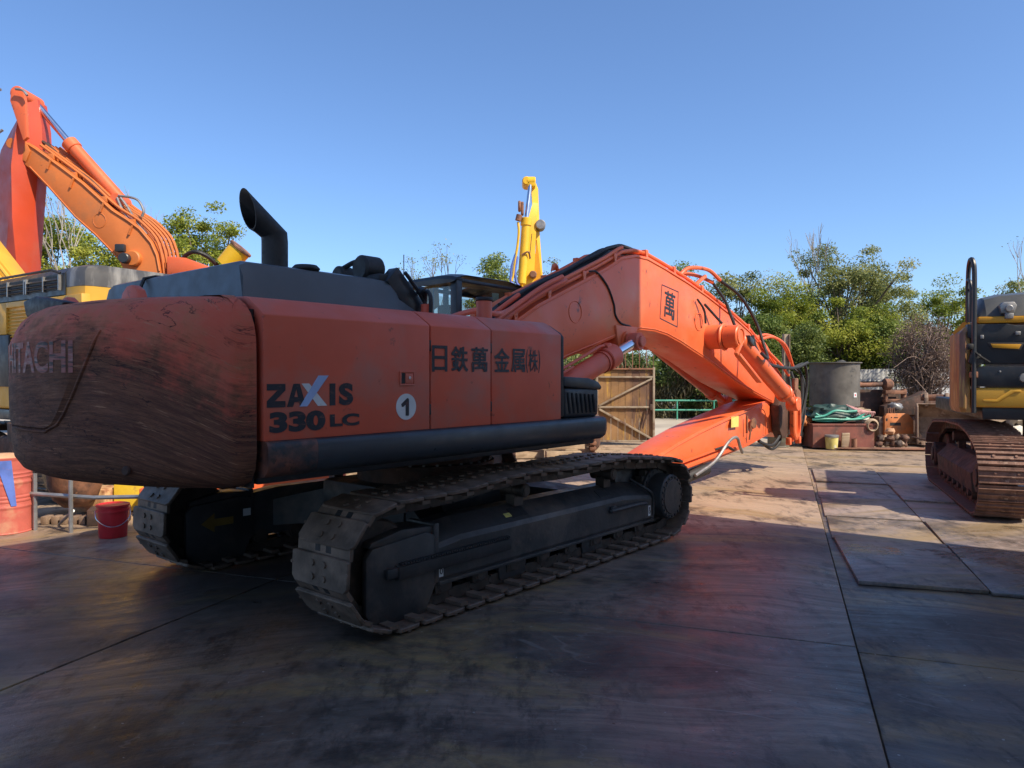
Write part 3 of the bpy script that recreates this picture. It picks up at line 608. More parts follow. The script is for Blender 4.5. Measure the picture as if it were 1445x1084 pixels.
for v in (.36, -.78):                            # lifting eyes on top
    mb = MB(True)
    mb.prism([(v + .20, 2.20), (v + .19, 2.30), (v + .15, 2.36), (v + .07, 2.395), (v, 2.39), (v - .07, 2.35), (v - .10, 2.29), (v - .11, 2.20), (v - .02, 2.20), (v - .01, 2.27), (v + .045, 2.30), (v + .09, 2.275), (v + .10, 2.20)], -2.95, -2.89, 'x', .008); mb.build('lifting_eye', M['red'], CWT)
mb = MB(True); mb.prism([(-.98, 2.24), (-1.05, 2.37), (-.8, 2.39), (-.20, 2.31), (-.35, 2.23)], -3.14, -3.02, 'x', .02); mb.build('rear_camera_cover', M['rubber'], CWT)
mb = MB(True); q = cw_pt(.95, 1.24, .0); mb.lathe([(.001, .008), (.022, .008), (.03, -.004)], q, 12, (-1, .5, 0)); mb.build('gash_mark', M['rustdark'], CWT)  # small dark boss standing in for a gash in the counterweight
mb = MB(True); mb.box(-2.665, -2.64, -1.40, 1.40, 1.12, 2.2); mb.build('gap_plate', M['rubber'], EX)

# side doors
def door(u0, u1, parent=EX):
    mb = MB(True); sec = [(1.40, 1.405), (1.50, 1.405), (1.50, 2.165), (1.475, 2.185), (1.34, 2.27), (1.30, 2.285), (1.05, 2.30), (1.05, 2.26), (1.28, 2.24), (1.40, 2.15)]
    mb.prism(sec, u0, u1, 'x', .006, 2); return mb.build('engine_door', M['red'], parent)
D = [door(-2.635, -1.285), door(-1.27, -.613), door(-.598, .335)]
mb = MB(True); mb.box(-2.6, .3, 1.0, 1.36, 1.3, 2.2); mb.build('engine_bay', M['black'], EX)
for k, (u, w_) in enumerate(((-1.277, 1.55), (-1.277, 2.02), (-.606, 1.55), (-.606, 2.02))):
    mb = MB(True); mb.box(u - .010, u + .010, 1.485, 1.498, w_ - .04, w_ + .04, .003); mb.build('door_hinge', M['rubber'], EX)
pw = 1.5035
def flat(u0, w0, du, dw, sh=0., v=pw): return lambda x, y: (u0 + du * x + sh * dw * y, v, w0 + dw * y)
def poly_part(name, m, parent, polys, v0=1.4995, v1=pw):
    mb = MB(True)
    for p in polys: mb.prism(p, v0, v1)
    return mb.build(name, m, parent)
# model name, drawn letter by letter
def aff(pts, u, w, du, dw): return [(u + x * du, w + y * dw) for x, y in pts]
lw, lh, w0 = .118, .142, 1.607
Z_ = [(0, 1), (1, 1), (1, .72), (.42, .27), (1, .27), (1, 0), (0, 0), (0, .27), (.58, .73), (0, .73)]
A1 = [(0, 0), (.3, 0), (.38, .2), (.38, .45), (.46, .70), (.5, .80), (.5, 1), (.34, 1)]
A2 = [(1, 0), (.70, 0), (.62, .2), (.38, .2), (.38, .42), (.58, .42), (.5, .76), (.5, 1), (.66, 1)]
I_ = [(0, 0), (.34, 0), (.34, 1), (0, 1)]
zx = poly_part('lettering', M['letteringdark'], D[0], [aff(Z_, -2.615, w0, .125, lh), aff(A1, -2.478, w0, .135, lh), aff(A2, -2.478, w0, .135, lh), aff(I_, -2.165, w0, .125, lh)])
mb = MB(True); put_text(mb, 'S', flat(-2.095, w0 - .002, .115, .146), .05); mb.build('lettering', M['letteringdark'], D[0])
mb = MB(True); put_text(mb, '330', flat(-2.60, 1.452, .40, .128), .055); mb.build('lettering', M['letteringdark'], D[0])
mb = MB(True); put_text(mb, 'LC', flat(-2.165, 1.468, .235, .082), .045); mb.build('lettering', M['letteringdark'], D[0])
poly_part('lettering', M['white'], D[0], [[(-2.375, 1.75), (-2.32, 1.75), (-2.185, 1.607), (-2.255, 1.607)]], 1.4995, 1.5025)
poly_part('lettering', M['bluewhite'], D[0], [[(-2.39, 1.607), (-2.335, 1.607), (-2.175, 1.80), (-2.25, 1.80)]], 1.4995, 1.5045)
# number disc
mb = MB(True); mb.cyl((-1.515, 1.498, 1.578), (-1.515, 1.5035, 1.578), .093, 40); dsc = mb.build('number_disc', M['white'], D[0])
poly_part('numeral', M['blackprint'], dsc, [[(-1.522, 1.515), (-1.497, 1.512), (-1.491, 1.52), (-1.491, 1.628), (-1.50, 1.64), (-1.513, 1.636), (-1.563, 1.598), (-1.557, 1.578), (-1.545, 1.578), (-1.522, 1.593)]], 1.503, 1.5055)
# latch
mb = MB(True)
for a, b_, c, d in ((-1.575, -1.435, 1.82, 1.832), (-1.575, -1.435, 1.728, 1.74), (-1.575, -1.563, 1.74, 1.82), (-1.447, -1.435, 1.74, 1.82)): mb.box(a, b_, 1.499, 1.508, c, d, .002)
lt = mb.build('door_latch', M['red'], D[0])
mb = MB(True); mb.box(-1.562, -1.525, 1.4985, 1.5012, 1.742, 1.818); mb.build('latch_recess', M['rubber'], lt)
mb = MB(True); mb.box(-1.522, -1.45, 1.499, 1.507, 1.745, 1.815, .004); mb.build('latch_paddle', M['red'], lt)
mb = MB(True); mb.cyl((-1.487, 1.506, 1.785), (-1.487, 1.512, 1.785), .012, 12); mb.build('latch_key', M['chrome'], lt)
# company name
cjk = [('日', -1.262, .150, D[1]), ('鉄', -1.062, .175, D[1]), ('萬', -.842, .185, D[1]), ('金', -.575, .185, D[2]), ('属', -.362, .175, D[2])]
for ch, u0, du, par in cjk:
    mb = MB(True); hh = .19
    for k, (a, b_) in enumerate(((0, 0), (.006, 0), (0, .006), (.006, .006), (-.004, .003))): put_text(mb, ch, flat(u0 + a, 1.828 + b_, du, hh, v=pw + .0004 * k))
    mb.build('lettering', M['letteringdark'], par)
mb = MB(True); put_text(mb, '(', flat(-.168, 1.822, .026, .2), .012); put_text(mb, '株', flat(-.135, 1.832, .125, .185)); put_text(mb, '株', flat(-.131, 1.835, .125, .185, v=pw + .0005)); put_text(mb, ')', flat(.0, 1.822, .026, .2), .012); mb.build('lettering', M['letteringdark'], D[2])
# front corner trim and stepped toolbox cover with ribs
mb = MB(True); mb.prism([(1.10, 1.42), (1.49, 1.42), (1.49, 2.15), (1.46, 2.185), (1.33, 2.26), (1.10, 2.28)], .34, .40, 'x', .018); mb.build('corner_trim', M['rubber'], EX)
mb = MB(True); mb.box(.40, 1.0, .72, 1.475, 1.40, 1.70, .05, 3); cov = mb.build('toolbox', M['black'], EX)
mb = MB(True); mb.prism([(.395, 1.70), (1.0, 1.66), (1.02, 1.69), (.96, 1.74), (.80, 1.775), (.395, 1.79)], .70, 1.49, 'y', .012); mb.build('toolbox_lid', M['black'], cov)
for k in range(7):
    u = .47 + k * .068; mb = MB(True); mb.tube([(u, 1.474, 1.645 - .004 * k), (u + .012, 1.479, 1.56), (u + .035, 1.474, 1.45)], .014, 6); mb.build('cover_rib', M['black'], cov)
# lower rail: rounded tube along the side
def rail_part(u0, u1, m, end):
    mb = MB(True); n = 14; rings = []
    us = [u0, u1] if not end else [u0, u1 - .13, u1 - .07, u1 - .03, u1 - .008, u1]
    for u in us:
        k = 1. if not end or u <= u1 - .13 else math.sqrt(max(0.02, 1 - ((u - (u1 - .13)) / .13) ** 2))
        rr = []
        for v, w_ in ((1.38, 1.405), (1.50, 1.405), (1.525, 1.395), (1.54, 1.365), (1.54, 1.27), (1.525, 1.22), (1.49, 1.19), (1.38, 1.17)): rr.append((u, 1.30 + (v - 1.30) * (.45 + .55 * k), 1.30 + (w_ - 1.30) * (.35 + .65 * k)))
        rings.append(rr)
    mb.loft(rings); return mb.build('side_rail', m, EX, 50)
rail_part(-2.63, -2.28, M['railworn'], False); rail_part(-2.279, 1.12, M['rail'], True)
# engine hood
mb = MB(True)
def hood_ring(u, wt, vt, vb=1.10): return [(u, vb, 2.28), (u, vt + .02, wt - .10), (u, vt - .03, wt - .02), (u, vt - .10, wt), (u, -1.02, wt), (u, -1.12, wt - .03), (u, -1.18, wt - .12), (u, -1.22, 2.28)]
rings = [[(p[0] - .04 + (.05 if p[2] > 2.4 else 0), p[1], p[2]) for p in hood_ring(-2.50, 2.545, 1.0)], hood_ring(-2.44, 2.565, 1.0), hood_ring(-1.36, 2.56, 1.0), [(-1.22, p[1], p[2]) for p in hood_ring(0, 2.555, 1.0)], [(-.99 if p[2] < 2.4 else -1.16, p[1], p[2]) for p in hood_ring(0, 2.50, 1.0)]]
mb.loft(rings); HOOD = mb.build('engine_hood', M['hood'], EX)
mb = MB(True); mb.tube([(-2.563, -.42, 2.27), (-2.545, -.42, 2.44), (-2.50, -.42, 2.553), (-2.42, -.42, 2.575), (-1.4, -.42, 2.57)], .014, 6); mb.build('hood_seam', M['rubber'], HOOD)
mb = MB(True); mb.box(-2.0, -1.86, -.9, .75, 2.555, 2.585, .01); mb.build('hood_hinge', M['hood'], HOOD)
# exhaust stack with a slanted mouth
mb = MB(True); cx, cy = -1.885, .42; r_ = .098; rings = []
axis = [((cx, cy, 2.50), (0, 0, 1)), ((cx, cy, 2.82), (0, 0, 1)), ((cx - .005, cy, 2.88), (-.22, 0, 1))]
for c_, d_ in axis:
    d_ = Vector(d_).normalized(); e1 = Vector((0, 1, 0)); e2 = d_.cross(e1).normalized(); rings.append([tuple(Vector(c_) + e1 * r_ * math.cos(2 * math.pi * k / 28) + e2 * r_ * math.sin(2 * math.pi * k / 28)) for k in range(28)])
d_ = Vector((-1, -.10, .80)).normalized(); e1 = Vector((0, 1, 0)); e2 = d_.cross(e1).normalized(); rings2 = []
for k in range(28):
    a = 2 * math.pi * k / 28; base = Vector((cx - .02, cy, 2.885)) + e1 * r_ * math.cos(a) + e2 * r_ * math.sin(a)
    # mouth cut steeply: slide every generator along the pipe until it reaches the cutting plane
    nn = Vector((1, 0, .22)).normalized(); tt = (Vector((cx - .205, cy, 3.0)) - base).dot(nn) / d_.dot(nn); rings2.append(tuple(base + d_ * max(.02, tt)))
mb.loft(rings + [rings2], cap=False)
mb.build('exhaust_pipe', M['rubber'], EX, 40)
mb = MB(True)
ri = [(c_[0], c_[1], c_[2]) for c_ in rings2]; cm = sum((Vector(p) for p in ri), Vector()) / 28
r1 = [tuple(cm + (Vector(p) - cm) * .93) for p in ri]; r0 = [tuple(Vector((cx, cy, 2.86)) + (Vector(p) - Vector((cx - .005, cy, 2.88))) * .93) for p in rings[2]]
mb.loft([ri, r1, r0], cap=False); mb.faces(r0, [tuple(range(28))]); mb.build('exhaust_mouth', M['rubber'], EX, 60)
mb = MB(True); mb.cyl((cx, cy, 2.555), (cx, cy, 2.58), .13, 28, b=.005); mb.build('exhaust_collar', M['rubber'], EX)
# air pre-cleaner cluster, hood stay and bracket in front of the hood
mb = MB(True)
mb.cyl((-1.32, .72, 2.66), (-1.12, .72, 2.66), .105, 22, b=.02); mb.cyl((-1.30, .40, 2.63), (-1.16, .40, 2.63), .08, 18, b=.015); mb.box(-1.3, -1.1, .3, .95, 2.5, 2.60, .02)
mb.tube(smooth([(-1.26, .40, 2.68), (-1.2, .55, 2.74), (-1.14, .70, 2.70)]), .022, 8); mb.build('air_cleaner', M['rubber'], EX)
mb = MB(True); mb.cyl((-1.9, .85, 2.55), (-1.9, .85, 2.60), .10, 20, b=.02); mb.build('hood_cap', M['rubber'], HOOD)
mb = MB(True); mb.beam((-1.20, .93, 2.60), (-.84, .93, 2.25), .12, .17, b=.01); mb.build('hood_bracket', M['black'], EX)
mb = MB(True); mb.tube([(-1.1, 1.02, 2.62), (-.97, 1.02, 2.50), (-.80, 1.02, 2.29)], .016, 8); mb.cyl((-.93, 1.0, 2.49), (-.93, 1.06, 2.47), .035, 12); mb.build('handrail', M['black'], EX)
mb = MB(True); mb.cyl((-1.05, .93, 2.60), (-.93, .93, 2.44), .014, 8); mb.build('gas_strut', M['chrome'], EX)
# deck between hood and cab
mb = MB(True); mb.box(-.95, .30, -.2, 1.1, 2.12, 2.24, .02); mb.build('upper_deck', M['red'], EX)
mb = MB(True); mb.cyl((-.20, 1.05, 2.22), (-.20, 1.05, 2.46), .07, 24, b=.006); fil = mb.build('filler_neck', M['red'], EX)
mb = MB(True); mb.cyl((-.20, 1.05, 2.46), (-.20, 1.05, 2.49), .078, 24, b=.006); mb.build('filler_cap', M['rubber'], fil)
mb = MB(True); mb.cyl((-.96, 1.12, 2.26), (-.96, 1.12, 2.37), .045, 16); mb.cyl((-.96, 1.12, 2.26), (-.96, 1.12, 2.29), .07, 16); mb.build('filter_base', M['red'], EX)
mb = MB(True); mb.tube(smooth([(-.99, 1.20, 2.26), (-.99, 1.20, 2.42), (-.96, 1.12, 2.475), (-.90, 1.04, 2.42), (-.90, 1.04, 2.26)]), .017, 8); mb.build('rubber_hose', M['rubber'], EX)
mb = MB(True); mb.tube([(1.02, -1.40, 2.9), (1.02, -1.40, 3.28)], .006, 6); mb.build('antenna', M['rubber'], EX)

# cab
cu0, cu1, cv0, cv1 = .98, 2.55, -1.42, -.46; zb, zt = 1.28, 2.93
mb = MB(True)
def post(u, v, d=.07, t=zt, uu=None): mb.beam((u, v, zb), ((uu if uu is not None else u), v, t), d, d, (1, 0, 0), .012)
post(cu0 + .04, cv0 + .04); post(cu0 + .05, cv1 - .05, .10); post(cu1, cv0 + .04, .06, zt - .10, cu1 - .22); post(cu1, cv1 - .04, .06, zt - .10, cu1 - .22); post(cu0 + .75, cv0 + .03, .06); 
mb.box(cu0, cu1, cv0, cv1, 1.22, 1.34, .02); mb.box(cu0, cu0 + .05, cv0, cv1, 1.3, 2.1, .01); mb.box(cu0, cu1 - .05, cv1 - .05, cv1, 1.3, 2.2, .01)
mb.beam((cu0 + .03, cv0, 2.895), (cu0 + .03, cv1, 2.895), .06, .035, b=.01); mb.beam((cu0, cv1 - .03, 2.90), (cu1 - .25, cv1 - .03, 2.865), .06, .045, b=.01); mb.beam((cu0, cv0 + .03, 2.90), (cu1 - .25, cv0 + .03, 2.865), .06, .045, b=.01)
CAB = mb.build('cab', M['black'], EX)
mb = MB(True); rr = []
for u, dz in ((cu0 - .04, -.055), (cu0 - .01, -.015), (cu0 + .15, .02), (cu0 + .9, .02), (cu1 - .28, -.035), (cu1 - .12, -.14)):
    rr.append([(u, cv0 - .02, 2.91 + dz), (u, cv0 + .05, 2.945 + dz), (u, cv0 + .25, 2.965 + dz), (u, cv1 - .25, 2.975 + dz), (u, cv1 - .06, 2.955 + dz), (u, cv1 + .02, 2.935 + dz), (u, cv1 - .05, 2.918 + dz), (u, cv0 + .05, 2.905 + dz)])
mb.loft(rr); mb.build('cab_roof', M['black'], CAB)
mb = MB(True); mb.box(cu0 + .25, cu0 + .42, -.80, -.68, 2.975, 3.0, .01); mb.box(cu0 + .55, cu0 + .62, -.9, -.84, 2.98, 3.01, .01); mb.build('roof_fitting', M['rubber'], CAB)
for nm, vs in (('rear_window', [(cu0 + .02, cv0 + .07, 2.1), (cu0 + .02, cv1 - .1, 2.1), (cu0 + .02, cv1 - .1, 2.83), (cu0 + .02, cv0 + .07, 2.83)]), ('side_window', [(cu0 + .10, cv1 - .02, 2.2), (cu1 - .05, cv1 - .02, 2.2), (cu1 - .24, cv1 - .02, 2.82), (cu0 + .10, cv1 - .02, 2.82)]),
               ('front_window', [(cu1 + .01, cv0 + .07, 1.5), (cu1 + .01, cv1 - .07, 1.5), (cu1 - .22, cv1 - .07, 2.8), (cu1 - .22, cv0 + .07, 2.8)]), ('left_window', [(cu0 + .1, cv0 + .02, 1.5), (cu1 - .05, cv0 + .02, 1.5), (cu1 - .24, cv0 + .02, 2.82), (cu0 + .1, cv0 + .02, 2.82)])):
    mb = MB(True); c_ = (0, .004, 0) if 'side' in nm or 'left' in nm else (.004, 0, 0)
    mb._rec(vs + [tuple(Vector(p) + Vector(c_)) for p in vs], [(0, 1, 2, 3), (7, 6, 5, 4), (0, 1, 5, 4), (1, 2, 6, 5), (2, 3, 7, 6), (3, 0, 4, 7)], 0); mb.build(nm, M['glass'], CAB)
mb = MB(True)
curt = [(-1.36, 2.86), (-.82, 2.86), (-.80, 2.62), (-.92, 2.56), (-1.06, 2.58), (-1.14, 2.52), (-1.22, 2.52), (-1.28, 2.58), (-1.36, 2.60)]
mb.prism(curt, cu0 + .06, cu0 + .064, 'x'); mb.build('sun_curtain', leaf_mat('tan_curtain_cloth', (.62, .46, .22), (.62, .46, .22), (.62, .46, .22), .6), CAB)
mb = MB(True); mb.box(cu0 + .03, cu0 + .045, -.88, -.87, 2.1, 2.84); mb.build('window_bar', M['steel'], CAB)
mb = MB(True); mb.box(1.25, 1.8, -1.2, -.72, 1.34, 1.75, .06); mb.box(1.22, 1.36, -1.15, -.77, 1.7, 2.45, .06); mb.box(1.24, 1.34, -1.06, -.86, 2.46, 2.66, .04); mb.build('driver_seat', M['rubber'], CAB)
for a, b_, c, d in ((1.62, 1.74, 2.70, 2.80), (1.62, 1.74, 2.585, 2.68), (1.58, 1.74, 2.48, 2.56), (1.92, 2.05, 2.60, 2.78), (1.92, 2.0, 2.48, 2.57), (1.45, 1.58, 2.36, 2.46)):
    mb = MB(True); mb.box(a, b_, cv1 - .028, cv1 - .024, c, d); mb.build('paper_note', M['paper'], CAB)

# boom: box section with a bent profile
BT = [(.42, 1.93), (.92, 2.31), (1.47, 2.60), (2.44, 2.99), (2.9, 3.18), (3.25, 3.35), (3.6, 3.425), (3.9, 3.425), (4.39, 3.345), (5.1, 3.21), (5.76, 3.06), (6.6, 2.84), (7.43, 2.585), (8.4, 2.14), (9.0, 1.82), (9.38, 1.50), (9.42, 1.30), (9.30, 1.16)]
BB = [(9.1, 1.14), (8.5, 1.30), (7.6, 1.50), (6.84, 1.69), (5.76, 2.03), (4.85, 2.28), (4.45, 2.37), (4.1, 2.41), (3.71, 2.415), (3.2, 2.32), (2.76, 2.2), (2.01, 2.0), (1.2, 1.70), (.6, 1.46), (.38, 1.50), (.27, 1.62), (.28, 1.80)]
BW = .335
def bwid(u): return float(np.interp(u, [0, 1, 3, 7, 9, 9.5], [.36, .335, .335, .335, .30, .27]))
mb = MB(True); pts = BT + BB
vs = [(u, bwid(u), w_) for u, w_ in pts] + [(u, -bwid(u), w_) for u, w_ in pts]; n_ = len(pts)
mb._rec(vs, [tuple(range(n_)), tuple(range(2 * n_ - 1, n_ - 1, -1))] + [(i, (i + 1) % n_, n_ + (i + 1) % n_, n_ + i) for i in range(n_)], .012); BOOM = mb.build('boom', M['orange'], EX, 30)
def bt(u): return float(np.interp(u, [p[0] for p in BT[:16]], [p[1] for p in BT[:16]]))
# edge welds / lips along both faces
mb = MB(True)
for s_ in (1, -1):
    mb.tube([(u, s_ * (bwid(u) + .004), w_ - .035) for u, w_ in BT[1:15]], .009, 6); mb.tube([(u, s_ * (bwid(u) + .004), w_ + .035) for u, w_ in BB[1:14]], .009, 6)
mb.build('weld_seam', M['orange'], BOOM)
for (u, w_, r1) in ((2.19, 2.56, .13), (5.45, 2.62, .13)):
    mb = MB(True); mb.tube([(u + r1 * math.cos(R(a)), BW + .002, w_ + r1 * math.sin(R(a))) for a in range(0, 361, 15)], .006, 6); mb.build('inspection_ring', M['orange'], BOOM)
# framed character
ang = math.atan2(3.03 - 3.08, .51) - .10
def bx(x, y):
    b = [(4.235, 2.60), (4.76, 2.50), (4.79, 3.03), (4.29, 3.09)]
    u = (b[0][0] * (1 - x) + b[1][0] * x) * (1 - y) + (b[3][0] * (1 - x) + b[2][0] * x) * y; w_ = (b[0][1] * (1 - x) + b[1][1] * x) * (1 - y) + (b[3][1] * (1 - x) + b[2][1] * x) * y
    return (u, BW + .003, w_)
mb = MB(True); fr_w = .028
for a in (((0, 0), (1, 0), (1, fr_w), (0, fr_w)), ((0, 1 - fr_w), (1, 1 - fr_w), (1, 1), (0, 1)), ((0, fr_w), (fr_w, fr_w), (fr_w, 1 - fr_w), (0, 1 - fr_w)), ((1 - fr_w, fr_w), (1, fr_w), (1, 1 - fr_w), (1 - fr_w, 1 - fr_w))): mb.faces([bx(*p) for p in a], [(0, 1, 2, 3)])
[put_text(mb, '萬', lambda x, y: bx(.20 + a + .60 * x, .13 + b_ + .74 * y) if True else 0) for a, b_ in ((0, 0),)]
for k, (a, b_) in enumerate(((.02, 0), (0, .015), (.02, .015))): put_text(mb, '萬', lambda x, y: (lambda p: (p[0], p[1] + .0005 * (k + 1), p[2]))(bx(.20 + a + .60 * x, .13 + b_ + .74 * y)))
mb.f = mb.f; mb.build('boom_emblem', M['letteringdark'], BOOM)
# pipes along the top of the boom
def along(v, dz, u0, u1, n=26, wob=0.): return [(u, v, bt(u) + dz + wob * math.sin(u * 7 + v * 20)) for u in np.linspace(u0, u1, n)]
for v, dz, u0, u1, r_ in ((.29, .06, .75, 8.7, .026), (.22, .05, .8, 4.6, .022), (-.29, .06, .75, 8.7, .026), (-.22, .05, .8, 8.4, .022), (.30, .12, 1.0, 3.3, .024), (-.1, .05, 3.2, 8.9, .022)):
    mb = MB(True); mb.tube(along(v, dz, u0, u1), r_, 8); mb.build('hydraulic_pipe', M['orange'], BOOM)
for k, (v, dz) in enumerate(((.12, .07), (.05, .08), (-.03, .075), (-.11, .08), (.0, .13), (.08, .14))):
    mb = MB(True); mb.tube(along(v, dz, .8 + .1 * k, 3.9 + .05 * k, 40, .008), .024, 7); mb.build('hydraulic_hose', M['rubber'], BOOM)
for u in (1.1, 1.7, 2.4, 3.1, 3.9, 4.7, 5.6, 6.5, 7.4, 8.2):
    mb = MB(True); mb.box(u - .025, u + .025, -.33, .33, bt(u) - .02, bt(u) + .035, .006)
    for v in (.29, -.29): mb.box(u - .035, u + .035, v - .04, v + .04, bt(u) + .02, bt(u) + .10, .008)
    mb.build('pipe_clamp', M['orange'], BOOM)
for u, sh in ((2.62, 1),):
    mb = MB(True); mb.prism([(u - .07, bt(u) + .08), (u - .05, bt(u) + .15), (u, bt(u) + .19), (u + .05, bt(u) + .16), (u + .07, bt(u) + .10), (u + .025, bt(u) + .10), (u, bt(u) + .14), (u - .025, bt(u) + .09)], -.31, -.27, b=.005); mb.build('lifting_eye', M['orange'], BOOM)
# stand-off pipes at the boom foot
for pts_ in ([(-.35, .62, 2.28), (-.05, .64, 2.38), (.2, .62, 2.43), (.45, .5, 2.43), (.85, .36, 2.46), (1.3, .32, 2.66)], [(.55, .33, 2.2), (1.0, .345, 2.46), (1.6, .345, 2.76), (2.0, .34, 2.92)], [(.5, .38, 2.26), (1.0, .38, 2.53), (1.5, .37, 2.79), (1.9, .36, 2.95)], [(.6, .2, 2.26), (.9, .18, 2.46), (1.3, .2, 2.70)]):
    mb = MB(True); mb.tube(smooth(pts_), .028, 8); mb.build('hydraulic_pipe', M['red'], BOOM)
mb = MB(True)
for k in range(7):
    y = .0 + k * .085; mb.tube(smooth([(-.3, y * 1.2, 2.26), (.2, y + .02, 2.30 + .03 * (k % 3)), (.7, y * .6, 2.34 + .04 * (k % 2)), (1.1, y * .3, 2.54)]), .022, 7)
mb.build('foot_hose_bundle', M['rubber'], BOOM)
# black electric cable down the right face
mb = MB(True); mb.tube(smooth([(2.50, .30, 3.08), (2.64, .345, 3.08), (2.88, .345, 2.93), (3.03, .345, 2.72), (3.07, .345, 2.58), (3.2, .345, 2.48), (3.42, .345, 2.45), (3.50, .345, 2.40), (3.50, .36, 2.33)]), .013, 6); mb.build('electric_cable', M['rubber'], BOOM)
# boom cylinders
for s_ in (1, -1):
    v = .50 * s_; a = Vector((3.30, v, 2.24)); b_ = Vector((.62, v, 1.30)); d = (a - b_).normalized(); L_ = (a - b_).length
    mb = MB(True); mb.cyl(b_, b_ + d * (L_ - .62), .125, 24, b=.01); mb.cyl(b_ + d * (L_ - .78), b_ + d * (L_ - .55), .15, 24, b=.012); mb.cyl(b_ + d * (L_ - .85), b_ + d * (L_ - .83), .14, 20); CY = mb.build('boom_cylinder', M['red'], EX)
    mb = MB(True); mb.cyl(b_ + d * (L_ - .6), a - d * .08, .065, 20); mb.build('cylinder_rod', M['chrome'], CY)
    mb = MB(True); mb.cyl(a + Vector((0, -.085, 0)), a + Vector((0, .085, 0)), .115, 24, b=.01); mb.cyl(a + Vector((0, -.11 * s_, 0)), a + Vector((0, .125 * s_, 0)), .07, 20, b=.008); mb.build('rod_eye', M['red'], CY)
    mb = MB(True); up = Vector((-d.z, 0, d.x)); mb.tube([tuple(b_ + d * .5 + up * .17), tuple(b_ + d * (L_ - .80) + up * .19), tuple(b_ + d * (L_ - .66) + up * .15)], .02, 8); mb.tube([tuple(b_ + d * .5 + up * .165 + Vector((0, .07, 0))), tuple(b_ + d * (L_ - 1.5) + up * .165 + Vector((0, .07, 0)))], .016, 8); mb.build('cylinder_pipe', M['red'], CY)
    mb = MB(True); q = b_ + d * (L_ - .67); mb.obox(tuple(q + up * .12), (.05, .05, .06), d, (0, 1, 0), up, .008); mb.build('cylinder_port', M['red'], CY)
mb = MB(True); mb.cyl((3.30, -.62, 2.24), (3.30, .40, 2.24), .14, 24); mb.prism([(3.05, 2.45), (3.1, 2.2), (3.3, 2.08), (3.5, 2.2), (3.6, 2.45)], -.37, .37, b=.02); mb.build('cylinder_boss', M['orange'], BOOM)
# arm cylinders on lugs either side of the boom
for s_ in (1, -1):
    mb = MB(True); mb.cyl((5.83, .30 * s_, 2.40), (5.83, .56 * s_, 2.40), .19, 32, b=.02); mb.cyl((5.83, .56 * s_, 2.40), (5.83, .60 * s_, 2.40), .215, 32, b=.015)
    lg = mb.build('cylinder_lug', M['orange'], BOOM)
    a = Vector((5.83, .74 * s_, 2.40)); b_ = Vector((8.62, .66 * s_, 1.28)); d = (b_ - a).normalized()
    mb = MB(True); mb.cyl(a + Vector((0, -.14 * s_, 0)), a + Vector((0, .10 * s_, 0)), .175, 28, b=.015); mb.tube([(5.83 + .12 * math.cos(R(k)), (.845) * s_, 2.40 + .12 * math.sin(R(k))) for k in range(0, 361, 20)], .012, 6); mb.build('lug_eye', M['orange'], lg)
    mb = MB(True); mb.cyl(a + d * .12, b_ - d * .5, .135, 24, b=.01); mb.cyl(b_ - d * .62, b_ - d * .5, .155, 24, b=.01); CY = mb.build('arm_cylinder', M['orange'], EX)
    mb = MB(True); mb.cyl(b_ - d * .52, b_ - d * .05, .075, 20); mb.build('cylinder_rod', M['orange'], CY)
    mb = MB(True); mb.cyl(b_ + Vector((0, -.1, 0)), b_ + Vector((0, .1, 0)), .13, 20, b=.01); mb.build('rod_eye', M['orange'], CY)
    if s_ < 0: continue
    mb = MB(True); mb.beam((5.72, .84 * s_, 2.12), (6.72, .78 * s_, 1.70), .09, .05, b=.01); mb.beam((5.66, .84 * s_, 2.12), (5.83, .84 * s_, 2.28), .06, .05, b=.008); mb.build('cylinder_guard', M['orange'], CY)
    mb = MB(True); mb.obox(tuple(a + d * .30 + Vector((0, .13 * s_, .05))), (.10, .05, .05), d, (0, 1, 0), (0, 0, 1), .01); mb.build('cylinder_port', M['black'], CY)
# hose loop and frame above the lugs
for pts_, r_, m_ in (([(4.95, .25, 3.28), (5.2, .3, 3.42), (5.75, .34, 3.45), (6.1, .38, 3.32)], .03, 'orange'), ([(5.0, .1, 3.27), (5.3, .16, 3.36), (5.7, .2, 3.36), (6.0, .3, 3.28)], .03, 'orange'), ([(6.1, .38, 3.32), (6.6, .5, 3.1), (6.95, .62, 2.7), (6.98, .75, 2.3), (6.75, .9, 2.08), (6.45, .92, 2.15)]  , .026, 'rubber'), ([(6.0, .3, 3.28), (6.2, .42, 3.0), (6.25, .5, 2.75), (6.3, .6, 2.5), (6.3, .8, 2.32)],   .024, 'rubber'), ([(5.35, .36, 2.96), (5.5, .4, 2.8), (5.55, .4, 2.6)], .016, 'rubber'), ([(5.6, .36, 2.9), (5.8, .42, 2.75), (5.95, .5, 2.6)], .02, 'rubber')):
    mb = MB(True); mb.tube(smooth(pts_, 8), r_, 8); mb.build('hydraulic_hose' if m_ == 'rubber' else 'hydraulic_pipe', M[m_], BOOM)
mb = MB(True); mb.beam((5.35, .25, 3.13), (5.75, .3, 3.36), .05, .05, b=.008); mb.beam((5.35, -.25, 3.13), (5.75, -.2, 3.36), .05, .05, b=.008); mb.build('hose_stand', M['orange'], BOOM)
